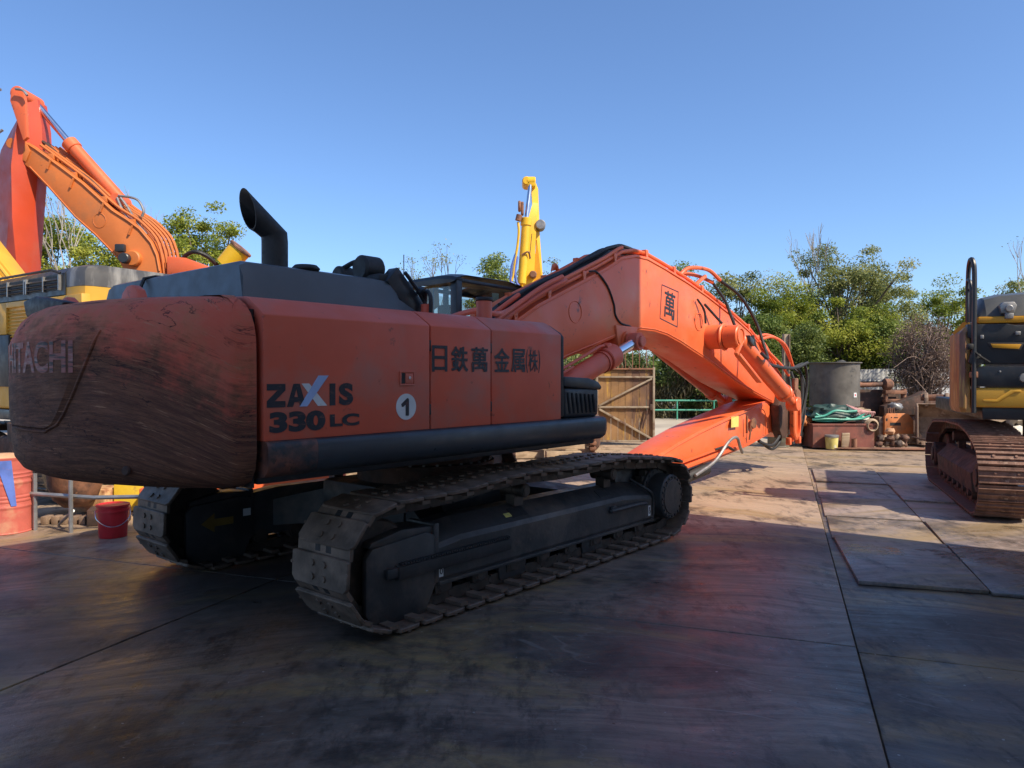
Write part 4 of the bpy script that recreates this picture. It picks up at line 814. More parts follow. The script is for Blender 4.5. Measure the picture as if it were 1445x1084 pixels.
for k, pts_ in enumerate(([(7.9, .33, 2.45), (8.3, .4, 2.5), (8.9, .42, 2.35), (9.3, .42, 1.95)], [(7.9, .2, 2.47), (8.4, .25, 2.55), (9.0, .3, 2.42), (9.45, .35, 2.0)], [(7.9, -.2, 2.47), (8.5, -.15, 2.6), (9.1, -.1, 2.45), (9.5, 0, 2.0)], [(7.8, .33, 2.42), (8.1, .37, 2.25), (8.7, .4, 2.0), (9.1, .4, 1.8)])):
    mb = MB(True); mb.tube(smooth(pts_), .026, 8); mb.build('hydraulic_pipe', M['orange'], BOOM)
for k, pts_ in enumerate(([(9.45, .35, 2.0), (9.75, .4, 1.85), (9.7, .45, 1.4), (9.5, .42, .9)], [(9.3, .42, 1.95), (9.7, .5, 2.0), (9.8, .5, 1.5), (9.45, .45, .7)], [(9.5, 0, 2.0), (9.85, .1, 1.9), (9.8, .2, 1.2), (9.4, .3, .6)], [(7.6, .36, 2.3), (7.8, .42, 2.05), (8.4, .5, 1.95), (9.2, .5, 1.95), (9.7, .55, 2.05)], [(7.5, .34, 2.5), (7.55, .4, 2.2), (7.7, .4, 2.0)])):
    mb = MB(True); mb.tube(smooth(pts_), .03, 7); mb.build('hydraulic_hose', M['rubber'], BOOM)
mb = MB(True); mb.cyl((9.25, -.42, 1.32), (9.25, .42, 1.32), .16, 24, b=.01); mb.build('arm_pivot_pin', M['rustdark'], BOOM)

# arm folded back under the boom
AP = [(9.62, 1.10), (9.50, 1.40), (9.2, 1.50), (8.9, 1.42), (7.75, 1.27), (6.7, 1.12), (5.65, .95), (4.9, .80), (4.29, .65), (4.18, .58), (4.12, .45), (4.15, .32), (4.3, .29), (5.13, .38), (6.11, .43), (7.47, .57), (8.18, .68), (8.6, .74), (9.2, .60), (9.5, .70)]
def awid(u): return float(np.interp(u, [3.5, 6, 8.2, 8.5, 9.6], [.24, .29, .30, .26, .24]))
mb = MB(True); n_ = len(AP); vs = [(u, awid(u), w_) for u, w_ in AP] + [(u, -awid(u), w_) for u, w_ in AP]
mb._rec(vs, [tuple(range(n_)), tuple(range(2 * n_ - 1, n_ - 1, -1))] + [(i, (i + 1) % n_, n_ + (i + 1) % n_, n_ + i) for i in range(n_)], .014); ARM = mb.build('arm', M['orange'], EX, 30)
mb = MB(True); mb.tube([(u, awid(u) + .003, w_ - .04) for u, w_ in AP[4:9]], .009, 6); mb.tube(smooth([(7.9, .305, 1.22), (8.15, .305, 1.15), (8.24, .305, .95), (8.2, .305, .72)]), .008, 6); mb.build('weld_seam', M['orange'], ARM)
mb = MB(True); mb.box(6.72, 7.02, .30, .3045, .93, 1.11); mb.build('warning_sticker', M['decal'], ARM)
mb = MB(True); mb.box(7.33, 7.36, .295, .33, .80, 1.10, .006); mb.prism([(7.55, 1.02), (7.52, .92), (7.62, .86), (7.74, .88), (7.75, 1.0), (7.66, 1.06)], .295, .325, b=.008); mb.tube([(7.5, .315, .98), (7.49, .315, .80), (7.45, .315, .68)], .016, 6); mb.build('arm_bracket', M['rust'], ARM)
mb = MB(True); mb.beam((4.6, .33, .40), (7.0, .33, .60), .05, .06, b=.01); mb.beam((4.9, .345, .52), (6.6, .345, .66), .02, .03); mb.build('pipe_channel', M['orange'], ARM)
for pts_, r_, m_ in (([(5.3, .36, .28), (5.9, .40, .45), (6.35, .42, .72), (6.62, .44, .78), (6.8, .42, .62), (6.95, .4, .50)], .026, 'steel'), ([(6.0, .35, .62), (6.4, .36, .64), (6.7, .36, .56)], .02, 'rubber'), ([(7.9, .3, .62), (8.3, .36, .52), (8.6, .38, .62), (8.9, .36, .8)], .028, 'rubber'), ([(8.0, .25, .64), (8.45, .32, .44), (8.8, .34, .55), (9.0, .3, .8)], .026, 'rubber')):
    mb = MB(True); mb.tube(smooth(pts_), r_, 7); mb.build('hydraulic_hose', M[m_], ARM)
mb = MB(True); mb.cyl((5.1, .2, .22), (5.75, .33, .34), .09, 16, b=.01); mb.build('bucket_cylinder', M['rubber'], ARM)
mb = MB(True); mb.prism([(4.75, .12), (4.82, .02), (4.92, .05), (4.98, .2), (5.2, .36), (5.05, .42), (4.85, .34)], .22, .30, b=.012); mb.build('link_bracket', M['orange'], ARM)
mb = MB(True); mb.prism([(8.55, 1.25), (8.62, .78), (8.75, .62), (8.95, .62), (9.1, .80), (9.12, 1.2), (9.0, 1.42), (8.7, 1.42)], .26, .42, b=.02); kn = mb.build('knuckle', M['rustdark'], ARM)
# elongated eye plate
mb = MB(True); mb.loft([[(9.22 + .13 * k_ * math.cos(R(a)), .44 + dv, .95 + (.30 if math.sin(R(a)) > 0 else -.10) + .20 * k_ * math.sin(R(a))) for a in range(0, 360, 15)] for k_, dv in ((1.35, 0), (1.45, .03), (1.45, .08), (1.3, .10), (1.0, .10), (.95, .05))], cap=True); mb.build('eye_plate', M['orange'], ARM)
mb = MB(True); mb.cyl((9.2, .38, 1.42), (9.2, .56, 1.42), .12, 20, b=.01); mb.box(9.12, 9.3, .45, .52, 1.2, 1.75, .02); mb.build('link_plate', M['rust'], ARM)
mb = MB(True)
for a, b_, c in ((9.1, .40, .66), (9.25, .47, .62), (9.0, .38, .6), (9.32, .42, .7)): mb.box(a, a + .10, b_, b_ + .09, c - .12, c + .02, .015)
mb.build('hose_fitting', M['orange'], ARM)

def at(px, py, d): return Vector(((px - 722.5) / 1040 * d, d, 1.8 + (530 - py) / 1040 * d))     # photo pixel at depth d -> place
# ------------------------------------------------------------------ yellow and black excavator on the right
RX = thing('excavator', 'yellow and black excavator at the right edge, rusty grouser tracks facing the camera', 'excavator', (8.04, 10.51, -.01), math.atan2(.929, .37))
for s_ in (-1, 1):
    make_track(RX, 1.3 * s_, .60, (-1.76, .50, .47), (1.70, .47, .45), [(-1.76, .97), (-1.45, 1.06), (-.94, 1.13), (.18, 1.12), (1.33, 1.06), (1.70, .92)], M['rusttrack'], M['rustdark'], 'grouser', .19, off=.085)
    v0 = 1.3 * s_; o_ = s_; vo = lambda x: v0 + x * o_
    mb = MB(True); mb.loft([[(u, vo(a), b) for a, b in ((-.2, .25), (.2, .25), (.22, .5), (.05, .68), (-.2, .68))] for u in (-1.3, 1.4)]); mb.build('side_frame', M['rustdark'], RX)
    for u, w_ in ((-1.76, .50), (1.70, .47)):
        mb = MB(True); mb.cyl((u, v0 - .06, w_), (u, v0 + .06, w_), .37, 28, b=.02); mb.cyl((u, vo(.0), w_), (u, vo(.24), w_), .20, 24, b=.02); mb.cyl((u, vo(.24), w_), (u, vo(.26), w_), .12, 16, b=.01); mb.build('track_wheel', M['rustdark'], RX)
    for k in range(7):
        u = -1.1 + k * .37; mb = MB(True); mb.cyl((u, v0 - .18, .22), (u, v0 + .18, .22), .10, 16); mb.cyl((u, vo(.18), .22), (u, vo(.22), .22), .05, 12); mb.build('track_roller', M['rustdark'], RX)
    for u in (-.8, .6):
        mb = MB(True); mb.cyl((u, v0 - .12, .86), (u, v0 + .14, .86), .08, 16); mb.box(u - .06, u + .06, v0 - .05, v0 + .05, .66, .8); mb.build('carrier_roller', M['rustdark'], RX)
mb = MB(True); mb.box(-1.2, 1.2, -1.0, 1.0, .45, .85, .06); mb.cyl((0, 0, .85), (0, 0, 1.25), .62, 32); mb.build('car_body', M['rustdark'], RX)
mb = MB(True); mb.box(-1.6, 2.1, -1.45, 1.45, 1.24, 1.44, .02); mb.build('revolving_frame', M['black'], RX)
# rear wall: yellow lower band, black panels, rounded corner on the left with painted reflection streaks
mb = MB(True); mb.box(-1.70, -1.45, -1.56, 1.5, 1.40, 1.655, .03, 3); band = mb.build('lower_panel', M['yellow'], RX)
mb = MB(True); mb.prism([(-1.46, 1.47), (-1.30, 1.47), (-1.12, 1.60), (-1.05, 1.60), (-1.05, 1.63), (-1.16, 1.63), (-1.32, 1.50), (-1.46, 1.50)], -1.715, -1.69, 'x', .004); mb.build('panel_rib', M['yellow'], band)
mb = MB(True); mb.box(-1.715, -1.40, -1.58, 1.5, 1.665, 1.93, .02, 2); mb.build('rear_panel', M['black'], RX)
mb = MB(True)
mb.prism([(-1.58, 1.955), (1.5, 1.955), (1.5, 2.47), (-1.10, 2.45), (-1.20, 2.475), (-1.64, 2.475), (-1.64, 2.3), (-1.58, 2.28)], -1.70, -1.42, 'x', .018, 2); pan = mb.build('rear_panel', M['black'], RX)
mb = MB(True); mb.prism([(-1.42, 2.235), (-1.38, 2.145), (-1.06, 2.125), (-1.02, 2.225)], -1.712, -1.69, 'x', .006); sl = mb.build('grille_slot', M['rubber'], pan)
mb = MB(True); mb.prism([(-1.385, 2.215), (-1.36, 2.165), (-1.08, 2.145), (-1.05, 2.205)], -1.722, -1.708, 'x', .004); mb.build('slot_insert', M['gold'], sl)
mb = MB(True); mb.box(-1.73, -1.70, -1.12, -1.06, 2.32, 2.37, .01); mb.box(-1.73, -1.70, -1.50, -1.46, 2.28, 2.33, .008); mb.build('panel_latch', M['steel'], pan)
mb = MB(True); mb.lathe([(.001, .03), (.05, .028), (.06, 0)], (-1.71, -1.02, 1.78), 16, (-1, 0, 0)); mb.lathe([(.001, .02), (.012, .016), (.015, 0)], (-1.71, -1.28, 1.86), 10, (-1, 0, 0)); mb.build('panel_lock', M['steel'], RX)
mb = MB(True)
prof = [(-1.60, -1.58), (-1.66, -1.60), (-1.69, -1.66), (-1.66, -1.72), (-1.55, -1.73), (-1.40, -1.74), (-.85, -1.70), (-.80, -1.58)]
mb.loft([[(u * 1 + .04, v + .03, 1.33) for u, v in prof], [(u, v, 1.40) for u, v in prof], [(u, v, 2.36) for u, v in prof], [(u + .03, v + .09, 2.46) for u, v in prof], [(u + .12, min(-1.42, v + .28), 2.56) for u, v in prof]])
streakm = mat('reflection_streaked_yellow_panel', (.42, .24, .08), .5, var=.25, vs=1.5, col2=(.20, .10, .06), c2amt=.48, c2scale=3, c2stretch=(2, 2, .25), col3=(.58, .42, .12), c3amt=.42, c3scale=5, c3stretch=(3, 3, .2))  # vertical streaks put reflections of a shiny yellow panel into the colour
mb.build('corner_panel', streakm, RX)
mb = MB(True); mb.box(-1.70, -1.2, -1.52, 1.4, 2.48, 2.565, .015); mb.build('hood_stripe', M['gold'], RX)
mb = MB(True); rr = []
for v, dz in ((-1.50, -.16), (-1.42, -.04), (-1.25, 0), (-.9, .02), (1.0, .02), (1.4, -.1)): rr.append([(-1.66, v, 2.57), (-1.60, v, 2.72 + dz), (-1.50, v, 2.84 + dz), (-1.30, v, 2.88 + dz), (-.9, v, 2.88 + dz), (-.85, v, 2.57)])
mb.loft(rr); hd = mb.build('engine_hood', M['hood'], RX)
mb = MB(True); mb.prism([(-1.27, 2.60), (-1.29, 2.70), (-1.25, 2.745), (-1.13, 2.745), (-1.10, 2.70), (-1.13, 2.60)], -1.72, -1.60, 'x', .01); mb.cyl((-1.72, -1.19, 2.66), (-1.76, -1.19, 2.66), .045, 12, b=.008); mb.box(-1.74, -1.70, -1.235, -1.14, 2.53, 2.60, .008); mb.build('rear_camera', M['steel'], hd)
mb = MB(True); mb.tube([(-1.70, -1.0, 2.68), (-1.70, -.6, 2.68)], .015, 6); mb.build('hood_bar', M['black'], hd)
mb = MB(True)
loop = smooth([(-1.76, -1.575, 1.33), (-1.76, -1.575, 2.2), (-1.76, -1.575, 3.05), (-1.74, -1.585, 3.26), (-1.66, -1.60, 3.31), (-1.54, -1.60, 3.22), (-1.50, -1.60, 2.98), (-1.50, -1.60, 2.50)], 6); mb.tube(loop, .030, 8)
mb.tube(smooth([(-1.70, -1.60, 2.5), (-1.70, -1.60, 2.95), (-1.62, -1.62, 3.05), (-1.56, -1.62, 2.95), (-1.56, -1.61, 2.5)]), .022, 8); mb.tube([(-1.76, -1.575, 2.95), (-1.50, -1.60, 2.92)], .018, 6); mb.build('handrail', M['black'], RX)
mb = MB(True); mb.box(-1.78, -1.70, -1.62, -1.53, 1.78, 1.86, .008); mb.build('rail_clamp', M['rust'], RX)
mb = MB(True); mb.tube([(-1.74, -1.62, 2.18), (-1.80, -1.52, 2.06), (-1.76, -1.40, 1.98)], .012, 6); mb.box(-1.80, -1.72, -1.66, -1.58, 2.14, 2.22, .02); mb.prism([(-1.64, 1.98), (-1.60, 2.12), (-1.50, 2.08), (-1.46, 1.98), (-1.55, 1.90)], -1.78, -1.70, 'x', .015); mb.build('mirror', M['rubber'], RX)
mb = MB(True)
for k in range(4): mb.beam((-1.58 + k * .03, -1.60 - k * .01, 2.50 + .0 * k), (-1.50 + k * .03, -1.70 - k * .015, 2.36), .012, .05)
mb.build('caution_stripes', M['gold'], RX)
mb = MB(True); mb.box(-.6, 1.9, -.75, .3, 1.44, 2.6, .06); mb.box(.7, 2.0, .35, 1.4, 1.44, 3.0, .08); mb.build('cab', M['black'], RX)

# ------------------------------------------------------------------ yellow excavator behind the counterweight, far left
YX = thing('excavator', 'tall yellow excavator with black hood and slatted grille, behind the red counterweight', 'excavator', (-6.1, 10.5, 0), math.atan2(.829, .559))
def panel_on_rear(y0, y1, z0, z1, m, name, par, th=.03, b=.01): q = MB(True); q.box(-th, .25, y0, y1, z0, z1, b); return q.build(name, m, par)
mb = MB(True); mb.box(.02, 4.2, -3.2, -.02, 1.26, 2.96, .05, 3); body = mb.build('body', M['yellow'], YX)
panel_on_rear(-3.2, -2.32, 1.62, 2.45, M['black'], 'rear_panel', YX); panel_on_rear(-2.30, -.01, 1.62, 2.1, M['black'], 'rear_panel', YX)
mb = MB(True)
# rear engine cover frame around the grille opening
for a, b_, c, d in ((-3.2, -2.42, 2.46, 2.97), (-.50, -.01, 2.11, 2.97), (-2.42, -.50, 2.88, 2.97)): mb.box(-.02, .10, a, b_, c, d, .008)
mb.build('grille_frame', M['yellow'], YX)
mb = MB(True); mb.box(.06, .1, -2.42, -.50, 2.11, 2.88); gr = mb.build('grille', M['rustdark'], YX)
sm_ = None
for k in range(13):
    if sm_ is None:
        q = MB(True); q.prism([(-.005, 0), (.03, .028), (.036, .022), (.002, -.008)], -2.42, -.50, 'y'); o = q.build('slat', M['yellow'], gr); sm_ = o.data
    else: o = link('slat', sm_, gr)
    o.location = (0, 0, 2.14 + k * .056)
for y in (-2.36, -1.75, -1.13, -.56): q = MB(True); q.box(.035, .055, y - .012, y + .012, 2.11, 2.88); q.build('grille_bar', M['yellow'], gr)
mb = MB(True); rr = []
for y, dz in ((-3.2, -.02), (-2.4, 0), (-1.2, .01), (-.50, .02)): rr.append([(-.02, y, 2.98), (-.01, y, 3.28 + dz), (.06, y, 3.36 + dz), (.5, y, 3.40 + dz), (4.0, y, 3.38), (4.0, y, 2.98)])
mb.loft(rr); hd = mb.build('engine_hood', M['black'], YX)
mb = MB(True); mb.box(-.025, -.015, -2.9, -.62, 3.06, 3.27); vt = mb.build('vent', M['rubber'], hd)
for k in range(3):
    q = MB(True); q.prism([(-.05, 0), (-.02, .03), (-.015, .024), (-.045, -.006)], -2.9, -.62, 'y'); o = q.build('slat', M['black'], vt); o.location = (0, 0, 3.09 + .06 * k)
for y in (-2.9, -2.3, -1.72, -1.66, -1.1, -.62): q = MB(True); q.box(-.055, -.015, y - .015, y + .015, 3.05, 3.28); q.build('vent_bar', M['steel'], vt)
mb = MB(True); mb.tube([(-.03, -2.95, 3.30), (-.10, -2.9, 3.34), (-.10, -.72, 3.345), (-.03, -.60, 3.30)], .02, 6); mb.build('handrail', M['black'], hd)
mb = MB(True); rr = []
for y, dx in ((-.49, 0), (-.16, 0), (-.05, .05), (.0, .14)): rr.append([(dx, y, 3.09), (dx, y, 3.30), (dx + .04, y, 3.37), (dx + .12, y, 3.40), (3.4, y, 3.36), (3.4, y, 3.09)])
mb.loft(rr); sheen_hood = mat('painted_sheen_black_hood', (.08, .08, .083), .42, var=.3, vs=1.5, col2=(.26, .255, .245), c2amt=.44, c2scale=2, c2stretch=(2, 2, .5)); mb.build('side_hood', sheen_hood, YX)  # pale patches paint a white reflection onto the glossy black hood
mb = MB(True); rr = []
for y, dx in ((-.49, 0), (-.16, 0), (-.05, .05), (.0, .14)): rr.append([(dx, y, 1.28), (dx, y, 3.085), (3.4, y, 3.085), (3.4, y, 1.28)])
mb.loft(rr); mb.build('side_panel', M['yellow'], YX)
mb = MB(True); mb.box(.05, 4.0, -3.15, -.05, 1.08, 1.25, .02); mb.build('revolving_frame', M['black'], YX)
mb = MB(True); mb.cyl((.3, -1.6, .8), (.3, -1.6, 1.07), .6, 24); mb.box(-.2, 3.2, -2.3, -.9, .45, .85, .05); mb.build('car_body', M['rustdark'], YX)
for v in (-.25, -2.95):
    make_track(YX, v, .60, (-.1, .52, .5), (3.6, .52, .5), [(-.1, 1.02), (1.0, .98), (2.4, .99), (3.6, 1.02)], M['chain'], M['chain'], 'grouser', .22, off=.085)
    mb = MB(True); mb.box(.3, 3.2, v - .2, v + .2, .3, .72, .03); mb.build('side_frame', M['rustdark'], YX)
    for k in range(7): q = MB(True); q.cyl((.35 + k * .42, v - .2, .25), (.35 + k * .42, v + .2, .25), .11, 16); q.cyl((.35 + k * .42, v + .2, .25), (.35 + k * .42, v + .22, .25), .06, 12); q.build('track_roller', M['chain'], YX)
    for u in (-.1, 3.6): q = MB(True); q.cyl((u, v - .07, .52), (u, v + .07, .52), .40, 24, b=.02); q.cyl((u, v - .2, .52), (u, v + .2, .52), .16, 16, b=.02); q.build('track_wheel', M['chain'], YX)

# yellow boom section with pipes at the far left edge
LB = thing('boom_section', 'yellow boom section with hydraulic pipes sloping down at the far left edge', 'boom', (-9.6, 13.2, 0))
p0, p1 = at(-76, 288, 13.2), at(42, 440, 13.2); O_ = Vector((-9.6, 13.2, 0))
mb = MB(); mb.beam(p0 - O_, p1 - O_ + (p1 - p0) * 1.1, .5, .55, b=.03); mb.build('boom_box', M['yellow'], LB)
nrm = Vector((.83, -.25, .57)).normalized()
for k in range(4):
    mb = MB(); off = Vector((.10 - .05 * k, -.34, .26 - .13 * k)); mb.cyl(p0 - O_ + off, p1 - O_ + off + (p1 - p0) * .8, .035, 8); mb.build('hydraulic_pipe', M['yellow'], LB)
mb = MB(); mb.box(1.4, 3.0, -.5, .9, 0, 1.0, .05); mb.build('base_block', M['rustdark'], LB)

# ------------------------------------------------------------------ orange excavator rising behind it
OX = thing('excavator', 'bright orange excavator with raised boom and hanging arm, far left against the sky', 'excavator', (-6.2, 14.0, 0))
O_ = Vector((-6.2, 14.0, 0)); D0 = 14.0
def oq(px, py, dd=0.): q = at(px, py, D0) - O_; return (q.x, q.y + dd, q.z)
prof = [(28, 193), (53, 209), (86, 233), (118, 257), (140, 277), (160, 295), (182, 309), (198, 321), (214, 340), (222, 358), (226, 380), (232, 450), (205, 470), (185, 400), (168, 367), (135, 333), (107, 308), (70, 266), (43, 238), (33, 230), (24, 212), (22, 200)]
def prism_px(pr, d0, d1, m, name, par, b=.02):
    mb = MB(); n = len(pr); vs = [oq(*p, d0) for p in pr] + [oq(*p, d1) for p in pr]
    mb._rec(vs, [tuple(range(n)), tuple(range(2 * n - 1, n - 1, -1))] + [(i, (i + 1) % n, n + (i + 1) % n, n + i) for i in range(n)], b); return mb.build(name, m, par, 30)
bo = prism_px(prof, 0, .62, M['orange2'], 'boom', OX, .012)
mb = MB(); mb.tube([oq(142 + 9 * math.cos(R(a)), 312 + 10 * math.sin(R(a)), -.004) for a in range(0, 361, 20)], .006, 6); mb.tube([oq(p[0], p[1] + 3, -.006) for p in prof[:11]], .02, 6); mb.tube([oq(p[0] + 1, p[1] - 2, -.006) for p in prof[14:19]], .012, 6); mb.build('weld_seam', M['orange2'], bo)
mb = MB(); mb.prism([(oq(26, 196)[0], oq(26, 196)[2]), (oq(40, 200)[0], oq(40, 200)[2]), (oq(46, 215)[0], oq(46, 215)[2]), (oq(40, 230)[0], oq(40, 230)[2]), (oq(30, 225)[0], oq(30, 225)[2]), (oq(23, 208)[0], oq(23, 208)[2])], -.03, 0, b=.006); mb.cyl(oq(22, 205, -.08), oq(22, 205, .7), .1, 16, b=.01); mb.build('boom_tip', M['orange2'], bo)
for k in range(5):
    mb = MB(); mb.tube(smooth([oq(p[0] + 3 + k * 2.2, p[1] - 5 - k * 1.2, .08 + .1 * k) for p in prof[1:12:2]], 5), .03, 7); mb.build('hydraulic_pipe', M['orange2'], bo)
for k in range(2):
    mb = MB(); mb.tube(smooth([oq(40, 190, .2 + .2 * k), oq(62, 203, .2 + .2 * k), oq(88, 228, .2 + .2 * k), oq(120, 250, .15 + .2 * k), oq(150, 278, .2 + .2 * k)], 5), .035, 7); mb.build('hydraulic_hose', M['rustdark'], bo)
for px, py in ((72, 224), (104, 250), (146, 284), (186, 316)): mb = MB(); mb.beam(oq(px - 2, py + 16, -.02), oq(px + 3, py + 3, -.02), .04, .03); mb.box(oq(px, py)[0] - .06, oq(px, py)[0] + .06, .02, .6, oq(px, py)[2] - .02, oq(px, py)[2] + .09, .01); mb.build('pipe_clamp', M['orange2'], bo)
mb = MB(); mb.cyl(oq(191, 366, -.12), oq(191, 366, .1), .15, 20, b=.02); mb.build('boom_pin', M['orange2'], bo)
mb = MB(); mb.box(oq(176, 0)[0] - .12, oq(176, 0)[0] + .06, -.12, -.02, oq(0, 357)[2], oq(0, 352)[2] + .08, .02); mb.cyl(oq(184, 367, -.25), oq(184, 367, -.12), .10, 16, b=.015); mb.build('work_lamp', M['black'], bo)
# arm: tall tapering box hanging from the boom tip, one corner towards the camera
mb = MB()
def armring(xl, xm, xs, xr, py): return [oq(xl, py, .35), oq(xm, py, -.12), oq(xs, py, -.16), oq(xr, py, .18), oq(xr - 6, py, .6), oq(xl + 4, py, .75)]
mb.loft([armring(24, 31, 34, 47, 136), armring(2, 33, 36, 53, 175), armring(-14, 26, 30, 54, 205), armring(-22, 24, 26, 47, 238), armring(-20, 20, 27, 41, 310), armring(-16, 14, 33, 36, 383), armring(-14, 8, 26, 30, 470)]); ar = mb.build('arm', M['redarm'], OX, 30)
mb = MB(); mb.cyl(oq(36, 138, -.2), oq(36, 138, .45), .13, 20, b=.02); mb.prism([(oq(28, 0)[0], oq(0, 150)[2]), (oq(30, 0)[0], oq(0, 134)[2]), (oq(46, 0)[0], oq(0, 134)[2]), (oq(49, 0)[0], oq(0, 150)[2]), (oq(52, 0)[0], oq(0, 200)[2]), (oq(46, 0)[0], oq(0, 205)[2])], -.22, -.14, b=.012); mb.build('arm_ear', M['orange'], ar)
for pts_ in ([(-8, 200), (4, 175), (10, 150), (14, 138), (20, 137)], [(22, 192), (14, 200), (14, 225), (8, 240), (-6, 244)], [(40, 136), (50, 138), (56, 145)]):
    mb = MB(); mb.tube(smooth([oq(*p, -.3) for p in pts_]), .025, 7); mb.build('hydraulic_hose', M['steel'], ar)
mb = MB(); mb.cyl(oq(86, 195, .3), oq(160, 278, .3), .125, 20, b=.015); mb.cyl(oq(86, 195, .3), oq(95, 205, .3), .15, 20, b=.01); mb.cyl(oq(160, 280, .1), oq(160, 280, .5), .12, 18, b=.01); cy = mb.build('arm_cylinder', M['orange'], OX)
mb = MB(); mb.cyl(oq(42, 143, .3), oq(87, 196, .3), .062, 18); mb.build('cylinder_rod', M['chrome'], cy)
for pts_ in ([(165, 275), (190, 280), (200, 295), (198, 305)], [(163, 278), (170, 295), (178, 308)], [(168, 278), (178, 292), (190, 312), (205, 330)]):
    mb = MB(); mb.tube(smooth([oq(*p, .1) for p in pts_]), .025, 7); mb.build('hydraulic_hose', M['steel'], cy)
mb = MB(); mb.box(-1.5, 2.2, .4, 4.2, 1.2, 3.3, .1, 3); mb.build('body', M['orange'], OX)
mb = MB(); mb._rec([oq(236, 388, 0), oq(292, 388, 0), oq(292, 376, 0), oq(262, 364, 0), oq(236, 362, 0), oq(236, 388, 1), oq(292, 388, 1), oq(292, 376, 1), oq(262, 364, 1), oq(236, 362, 1)], [(0, 1, 2, 3, 4), (9, 8, 7, 6, 5)] + [(i, (i + 1) % 5, 5 + (i + 1) % 5, 5 + i) for i in range(5)], .02); mb.box(-.3, .9, .1, 1.0, 3.3, 3.72, .04); mb.build('boom_foot', M['orange'], OX)
mb = MB(); mb.tube(smooth([oq(250, 366, .2), oq(262, 358, .1), oq(278, 356, .0), oq(292, 362, .1), oq(302, 376, .3)]), .04, 8); mb.build('hydraulic_hose', M['rubber'], OX)
a, b_ = Vector(oq(311, 372, .3)), Vector(oq(331, 349, .3))
mb = MB(); mb.cyl(a, b_, .20, 24, r2=.215); pc = mb.build('precleaner', M['byellow'], OX)
mb = MB(); mb.cyl(b_, b_ + (b_ - a).normalized() * .05, .235, 24, b=.01); mb.build('precleaner_lid', M['rust'], pc)
mb = MB(); mb.box(-1.2, 2.0, .2, .8, .0, 1.0, .2, 3); mb.box(-1.2, 2.0, 3.6, 4.2, .0, 1.0, .2, 3); mb.box(-.6, 1.4, .8, 3.6, .4, 1.2, .05); mb.build('undercarriage', M['rustdark'], OX)

# ------------------------------------------------------------------ bright yellow excavator behind the cab, boom folded upright
CX = thing('excavator', 'bright yellow excavator with upright folded boom, rising behind the dark cab', 'excavator', (.5, 17.0, 0))
O_ = Vector((.5, 17.0, 0)); D0 = 17.0
def ring_px(py, x0, x1, d0, d1): return [oq(x0, py, d0), oq(x1, py, d0 + .05), oq(x1, py, d1), oq(x0, py, d1)]
mb = MB(); mb.loft([ring_px(470, 729, 749, 0, .5), ring_px(410, 731, 753, 0, .5), ring_px(320, 742, 757, .1, .5), ring_px(295, 749, 759, .15, .5), ring_px(284, 752, 760, .2, .45)]); bo = mb.build('boom', M['byellow'], CX, 25)
mb = MB(); mb.loft([ring_px(470, 754, 772, .3, .8), ring_px(405, 757, 768, .3, .75), ring_px(330, 757, 762.5, .3, .65), ring_px(300, 753, 761.5, .3, .65), ring_px(262, 750, 760, .3, .6), ring_px(254, 751, 757, .3, .6)]); ar = mb.build('arm', M['byellow'], CX, 25)
mb = MB(); mb._rec([oq(751, 400, .28), oq(758, 335, .28), oq(766, 400, .28), oq(751, 400, .32), oq(758, 335, .32), oq(766, 400, .32)], [(0, 1, 2), (5, 4, 3), (0, 1, 4, 3), (1, 2, 5, 4), (2, 0, 3, 5)], 0); mb.build('gusset', M['gold'], ar)
mb = MB(); mb.cyl(oq(743, 254, .2), oq(756, 254, .2), .11, 18, b=.02); mb.cyl(oq(743, 254, .1), oq(743, 254, .6), .10, 16, b=.02); mb.box(oq(744, 0)[0], oq(756, 0)[0], .1, .5, oq(0, 262)[2], oq(0, 251)[2], .02); mb.build('head_pin', M['byellow'], ar)
mb = MB(); mb.cyl(oq(736, 402, -.1), oq(742.5, 312, -.05), .10, 20, b=.012); mb.cyl(oq(742, 320, -.05), oq(742.7, 309, -.05), .125, 20, b=.01); cy = mb.build('arm_cylinder', M['byellow'], CX)
mb = MB(); mb.cyl(oq(742.5, 311, -.05), oq(748.5, 258, .15), .045, 16); mb.build('cylinder_rod', M['chrome'], cy)
for pts_, m_ in (([(731, 316), (732, 330), (730, 350), (728, 362), (725, 385), (722, 398)], 'byellow'), ([(727, 362), (722, 380), (721, 398), (725, 402)], 'blue'), ([(730, 364), (727, 385), (729, 400), (733, 404)], 'blue'), ([(728, 360), (724, 375), (723, 392)], 'steel')):
    mb = MB(); mb.tube(smooth([oq(*p, -.15) for p in pts_]), .03, 7); mb.build('hydraulic_hose', M[m_], cy)
mb = MB(); mb.cyl(oq(731, 314, -.15), oq(733, 306, -.15), .07, 12); mb.cyl(oq(731, 292, 0), oq(735, 292, 0), .13, 16, b=.02); mb.box(oq(735, 0)[0], oq(739, 0)[0], 0, .2, oq(0, 303)[2], oq(0, 285)[2], .02); mb.build('link_pin', M['rust'], cy)
mb = MB(); mb.cyl(oq(763, 316, .1), oq(763, 316, .4), .12, 18, b=.02); mb.build('sheave', M['steel'], ar)
mb = MB(); mb.cyl(oq(752, 388, -.1), oq(752, 388, .2), .085, 16, b=.02); mb.tube(smooth([oq(736, 362, -.2), oq(745, 358, -.2), oq(748, 366, -.1)]), .02, 6); mb.build('boom_pin', M['rust'], bo)
mb = MB(); mb.tube([oq(750.5, 330, .05), oq(747, 366, .02)], .008, 5); mb.build('boom_lettering', M['blackprint'], bo)
